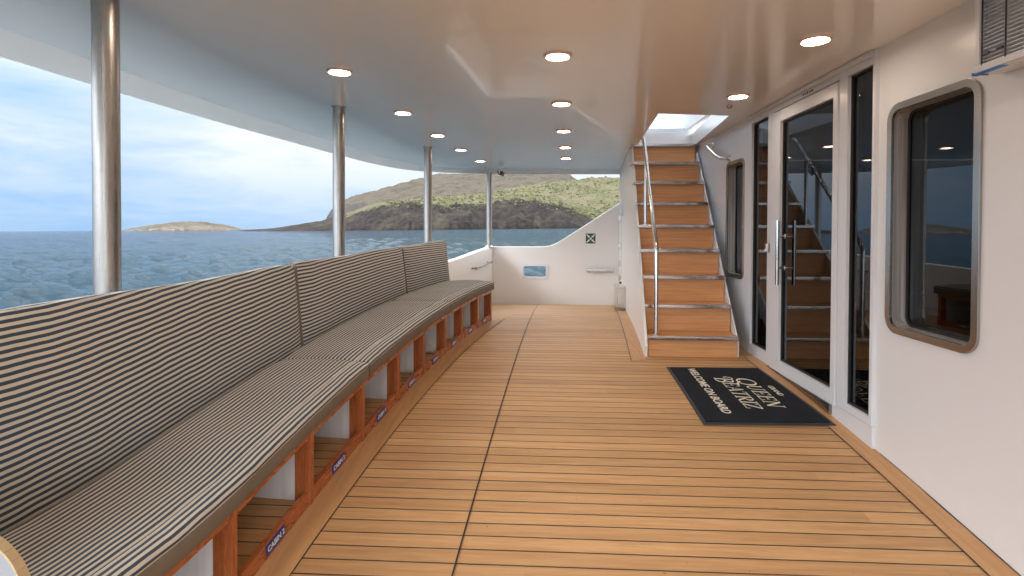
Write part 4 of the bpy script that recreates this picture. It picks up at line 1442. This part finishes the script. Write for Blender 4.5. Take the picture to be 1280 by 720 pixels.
def land(name, px0, px1, ncol, r0, r1, nrow, shore, cliff, ridge, tcl, tr_, rough, mat, seed, shore_in=None):
    """terrain fan: rises from the shoreline over a cliff to a ridge; heights given as metres over metres of distance"""
    V_, F_, RK = [], [], []
    for i in range(ncol + 1):
        px_ = px0 + (px1 - px0) * i / ncol
        sx, sy, st_ = land_dir(px_)
        C_ = lerp_tab(cliff, px_); Rg = lerp_tab(ridge, px_)
        rs_ = r0 * (1 + 0.05 * fbm(px_ * 0.02, seed, 1.3)) + (lerp_tab(shore_in, px_) if shore_in else 0)
        for j in range(nrow + 1):
            t = (j / nrow) ** 1.9
            depth = rs_ + (r1 - rs_) * t
            hc = depth * C_ / 680; hr_ = depth * Rg / 680
            if t < tcl: h_ = hc * (t / tcl) ** 0.55
            elif t < tr_: 
                u = (t - tcl) / (tr_ - tcl)
                h_ = depth * (C_ + (Rg - C_) * (u ** 0.85)) / 680
            else:
                u = (t - tr_) / (1 - tr_); h_ = hr_ * max(0.0, 1 - u * u) - 5 * u
            x = sx * depth * st_; y = sy * depth * st_
            a = rough * min(1, h_ / 12) * (0.35 + 0.65 * min(1, h_ / 60))
            nz_ = fbm(x * 0.012, y * 0.012, seed) * 9 + fbm(x * 0.05, y * 0.05, seed + 5) * 4.0 + abs(fbm(x * 0.028, y * 0.028, seed + 9)) * 5
            if t < tcl * 1.3: nz_ = nz_ * 1.3 + fbm(x * 0.11, y * 0.11, h_ * 0.11) * 5
            d2 = 0.0
            V_.append((x, y, sea_z(x, y) - 0.6 + h_ + nz_ * a * 0.75))
            RK.append(max(1 - min(1, max(0, (t - tcl * 0.85) / (tcl * 0.3))), min(1, max(0, (455 - px_) / 40)) if name == 'hill' and r0 < 1000 else 0))
    n = nrow + 1
    for i in range(ncol):
        for j in range(nrow):
            F_.append([i * n + j, i * n + j + 1, (i + 1) * n + j + 1, (i + 1) * n + j])
    me = bpy.data.meshes.new(name); me.from_pydata(V_, [], F_); me.shade_smooth()
    if me.polygons[len(F_) // 2].normal.z < 0: me.flip_normals()
    at = me.attributes.new('cliff', 'FLOAT', 'POINT'); at.data.foreach_set('value', RK)
    me.materials.append(mat)
    o = bpy.data.objects.new(name, me); link(o); tag(o, kind='structure')
    return o, V_, n


def scrub_mat(name, ground, scrub, rock, dense, scale=1.0):
    m = Mat(name); p = m.pos()
    g = m.n('ShaderNodeNewGeometry')
    nz_ = m.n('ShaderNodeSeparateXYZ', {0: g.outputs['Normal']}).outputs['Z']
    b1 = m.noise(p, 0.20 * scale, 4, 0.7)
    b2 = m.noise(p, 0.02 * scale, 4, 0.6)
    b3 = m.noise(p, 0.55 * scale, 3, 0.7)
    col = m.mix(m.map(b2, 0.35, 0.65, 0, 1), ground[0], ground[1])
    mask = m.map(m.math('ADD', b1, m.math('MULTIPLY', m.math('SUBTRACT', b2, 0.5), 1.1)), dense, dense + 0.08, 0, 1)
    sc = m.mix(m.map(b3, 0.35, 0.65, 0, 1), scrub[0], scrub[1])
    col = m.mix(mask, col, sc)
    rk = m.mix(m.map(m.noise(m.scale(p, (1, 1, 1.6)), 0.11 * scale, 7, 0.75), 0.38, 0.66, 0, 1), rock[0], rock[1])
    rk = m.mix(m.map(m.noise(p, 0.022 * scale, 4, 0.6), 0.52, 0.70, 0, 0.35), rk, ground[0])
    steep = m.map(m.math('ADD', nz_, m.math('MULTIPLY', m.math('SUBTRACT', b1, 0.5), 0.5)), 0.55, 0.72, 1, 0)
    col = m.mix(steep, col, rk)
    cl = m.n('ShaderNodeAttribute', attribute_name='cliff').outputs['Fac']
    cl = m.map(m.math('ADD', cl, m.math('MULTIPLY', m.math('SUBTRACT', b1, 0.5), 1.5)), 0.45, 0.6, 0, 1)
    col = m.mix(cl, col, rk)
    m.set(Base_Color=col, Roughness=0.95, Specular_IOR_Level=0.1)
    m.bump(b3, 0.8, 3.0 / scale)
    return m.m


GREENHILL = scrub_mat('scrub_hillside', ((0.040, 0.034, 0.022), (0.058, 0.050, 0.029)), ((0.015, 0.019, 0.009), (0.042, 0.039, 0.018)), ((0.002, 0.0018, 0.0019), (0.014, 0.0105, 0.0095)), 0.42)
BROWNHILL = scrub_mat('dry_hillside', ((0.026, 0.0205, 0.0165), (0.042, 0.033, 0.0245)), ((0.009, 0.009, 0.007), (0.022, 0.021, 0.012)), ((0.012, 0.011, 0.012), (0.028, 0.023, 0.0215)), 0.47, 1.0)
ISLE = scrub_mat('island_rock', ((0.034, 0.030, 0.023), (0.048, 0.042, 0.031)), ((0.016, 0.015, 0.011), (0.026, 0.024, 0.017)), ((0.022, 0.019, 0.016), (0.075, 0.062, 0.048)), 0.5, 0.5)

# px above the shoreline
front_cliff = [(300, 0.3), (330, 2), (370, 5), (405, 9), (430, 15), (455, 24), (475, 30), (500, 32), (540, 33), (580, 32), (620, 33), (640, 36), (670, 35), (695, 30), (712, 22), (730, 15), (760, 9), (800, 8), (900, 8), (1000, 4)]
front_ridge = [(300, 0.4), (340, 2.5), (400, 10), (430, 19), (470, 31), (520, 36), (560, 40), (600, 43), (640, 50), (690, 57), (720, 60), (750, 62), (780, 64), (820, 66), (900, 60), (1000, 30)]
h1 = land('hill', 296, 1000, 560, 900, 1500, 130, None, front_cliff, front_ridge, 0.16, 0.86, 1.0, GREENHILL, 3.1)
back_cliff = [(398, 1), (406, 8), (412, 20), (420, 26), (440, 30), (600, 40), (800, 40)]
back_ridge = [(398, 0), (404, 6), (410, 17), (417, 25), (430, 36), (450, 43), (470, 48), (500, 56), (530, 64), (545, 68), (556, 68), (575, 68), (600, 71), (640, 77), (680, 74), (700, 70), (711, 66), (722, 58), (760, 45), (800, 30)]
land('hill', 396, 800, 260, 1700, 2900, 70, None, back_cliff, back_ridge, 0.15, 0.75, 0.9, BROWNHILL, 8.2)
isl = [(150, 0.5), (158, 2), (175, 5), (195, 8), (215, 10.2), (235, 11), (258, 10), (280, 7), (295, 3), (304, 0.5)]
isl_c = [(p_, v_ * 0.45 + 0.3) for p_, v_ in isl]
land('island', 148, 306, 120, 2400, 2800, 40, None, isl_c, isl, 0.12, 0.7, 0.55, ISLE, 5.5)

# scrub on the near hillside: low bushes, far too many to count
m = Mat('bush_leaves'); p = m.pos()
m.set(Base_Color=m.mix(m.map(m.noise(p, 0.06, 3), 0.4, 0.62, 0, 1), (0.015, 0.017, 0.010), (0.050, 0.046, 0.021)), Roughness=0.9, Specular_IOR_Level=0.1); BUSH = m.m
_, HV, hn = h1
mb = MB()
rb = random.Random(11)
ncol_ = len(HV) // hn
cnt = 0
while cnt < 7500:
    i = rb.randrange(150, ncol_); j = int(hn * rb.uniform(0.30, 0.97))
    x, y, z = HV[i * hn + j]
    if fbm(x * 0.008, y * 0.008, 4.0) + rb.uniform(-0.5, 0.5) < -0.1: continue
    cnt += 1
    x += rb.uniform(-2, 2); y += rb.uniform(-2, 2)
    r_ = 0.6 + 2.0 * rb.random() ** 2.5; h_ = r_ * rb.uniform(0.8, 1.5)
    b0 = len(mb.v); n_ = 6; a0 = rb.random() * 6
    for lv, (rf, hf) in enumerate(((0.7, -0.25), (1.0, 0.35), (0.62, 0.85))):
        for k in range(n_):
            a = a0 + 2 * math.pi * (k + 0.5 * lv) / n_
            q = rb.uniform(0.7, 1.25)
            mb.v.append((x + math.cos(a) * r_ * rf * q, y + math.sin(a) * r_ * rf * q, z + h_ * hf * rb.uniform(0.8, 1.2)))
    mb.v.append((x, y, z + h_ * 1.05))
    for lv in range(2):
        for k in range(n_):
            mb.f.append([b0 + lv * n_ + k, b0 + lv * n_ + (k + 1) % n_, b0 + (lv + 1) * n_ + (k + 1) % n_, b0 + (lv + 1) * n_ + k])
    for k in range(n_): mb.f.append([b0 + 2 * n_ + k, b0 + 2 * n_ + (k + 1) % n_, b0 + 3 * n_])
o = mb.build('scrub_bushes', BUSH, smooth=0, merge=False, recalc=False); tag(o, 'yellow green scrub covering the hillside across the water', 'scrub', kind='stuff')
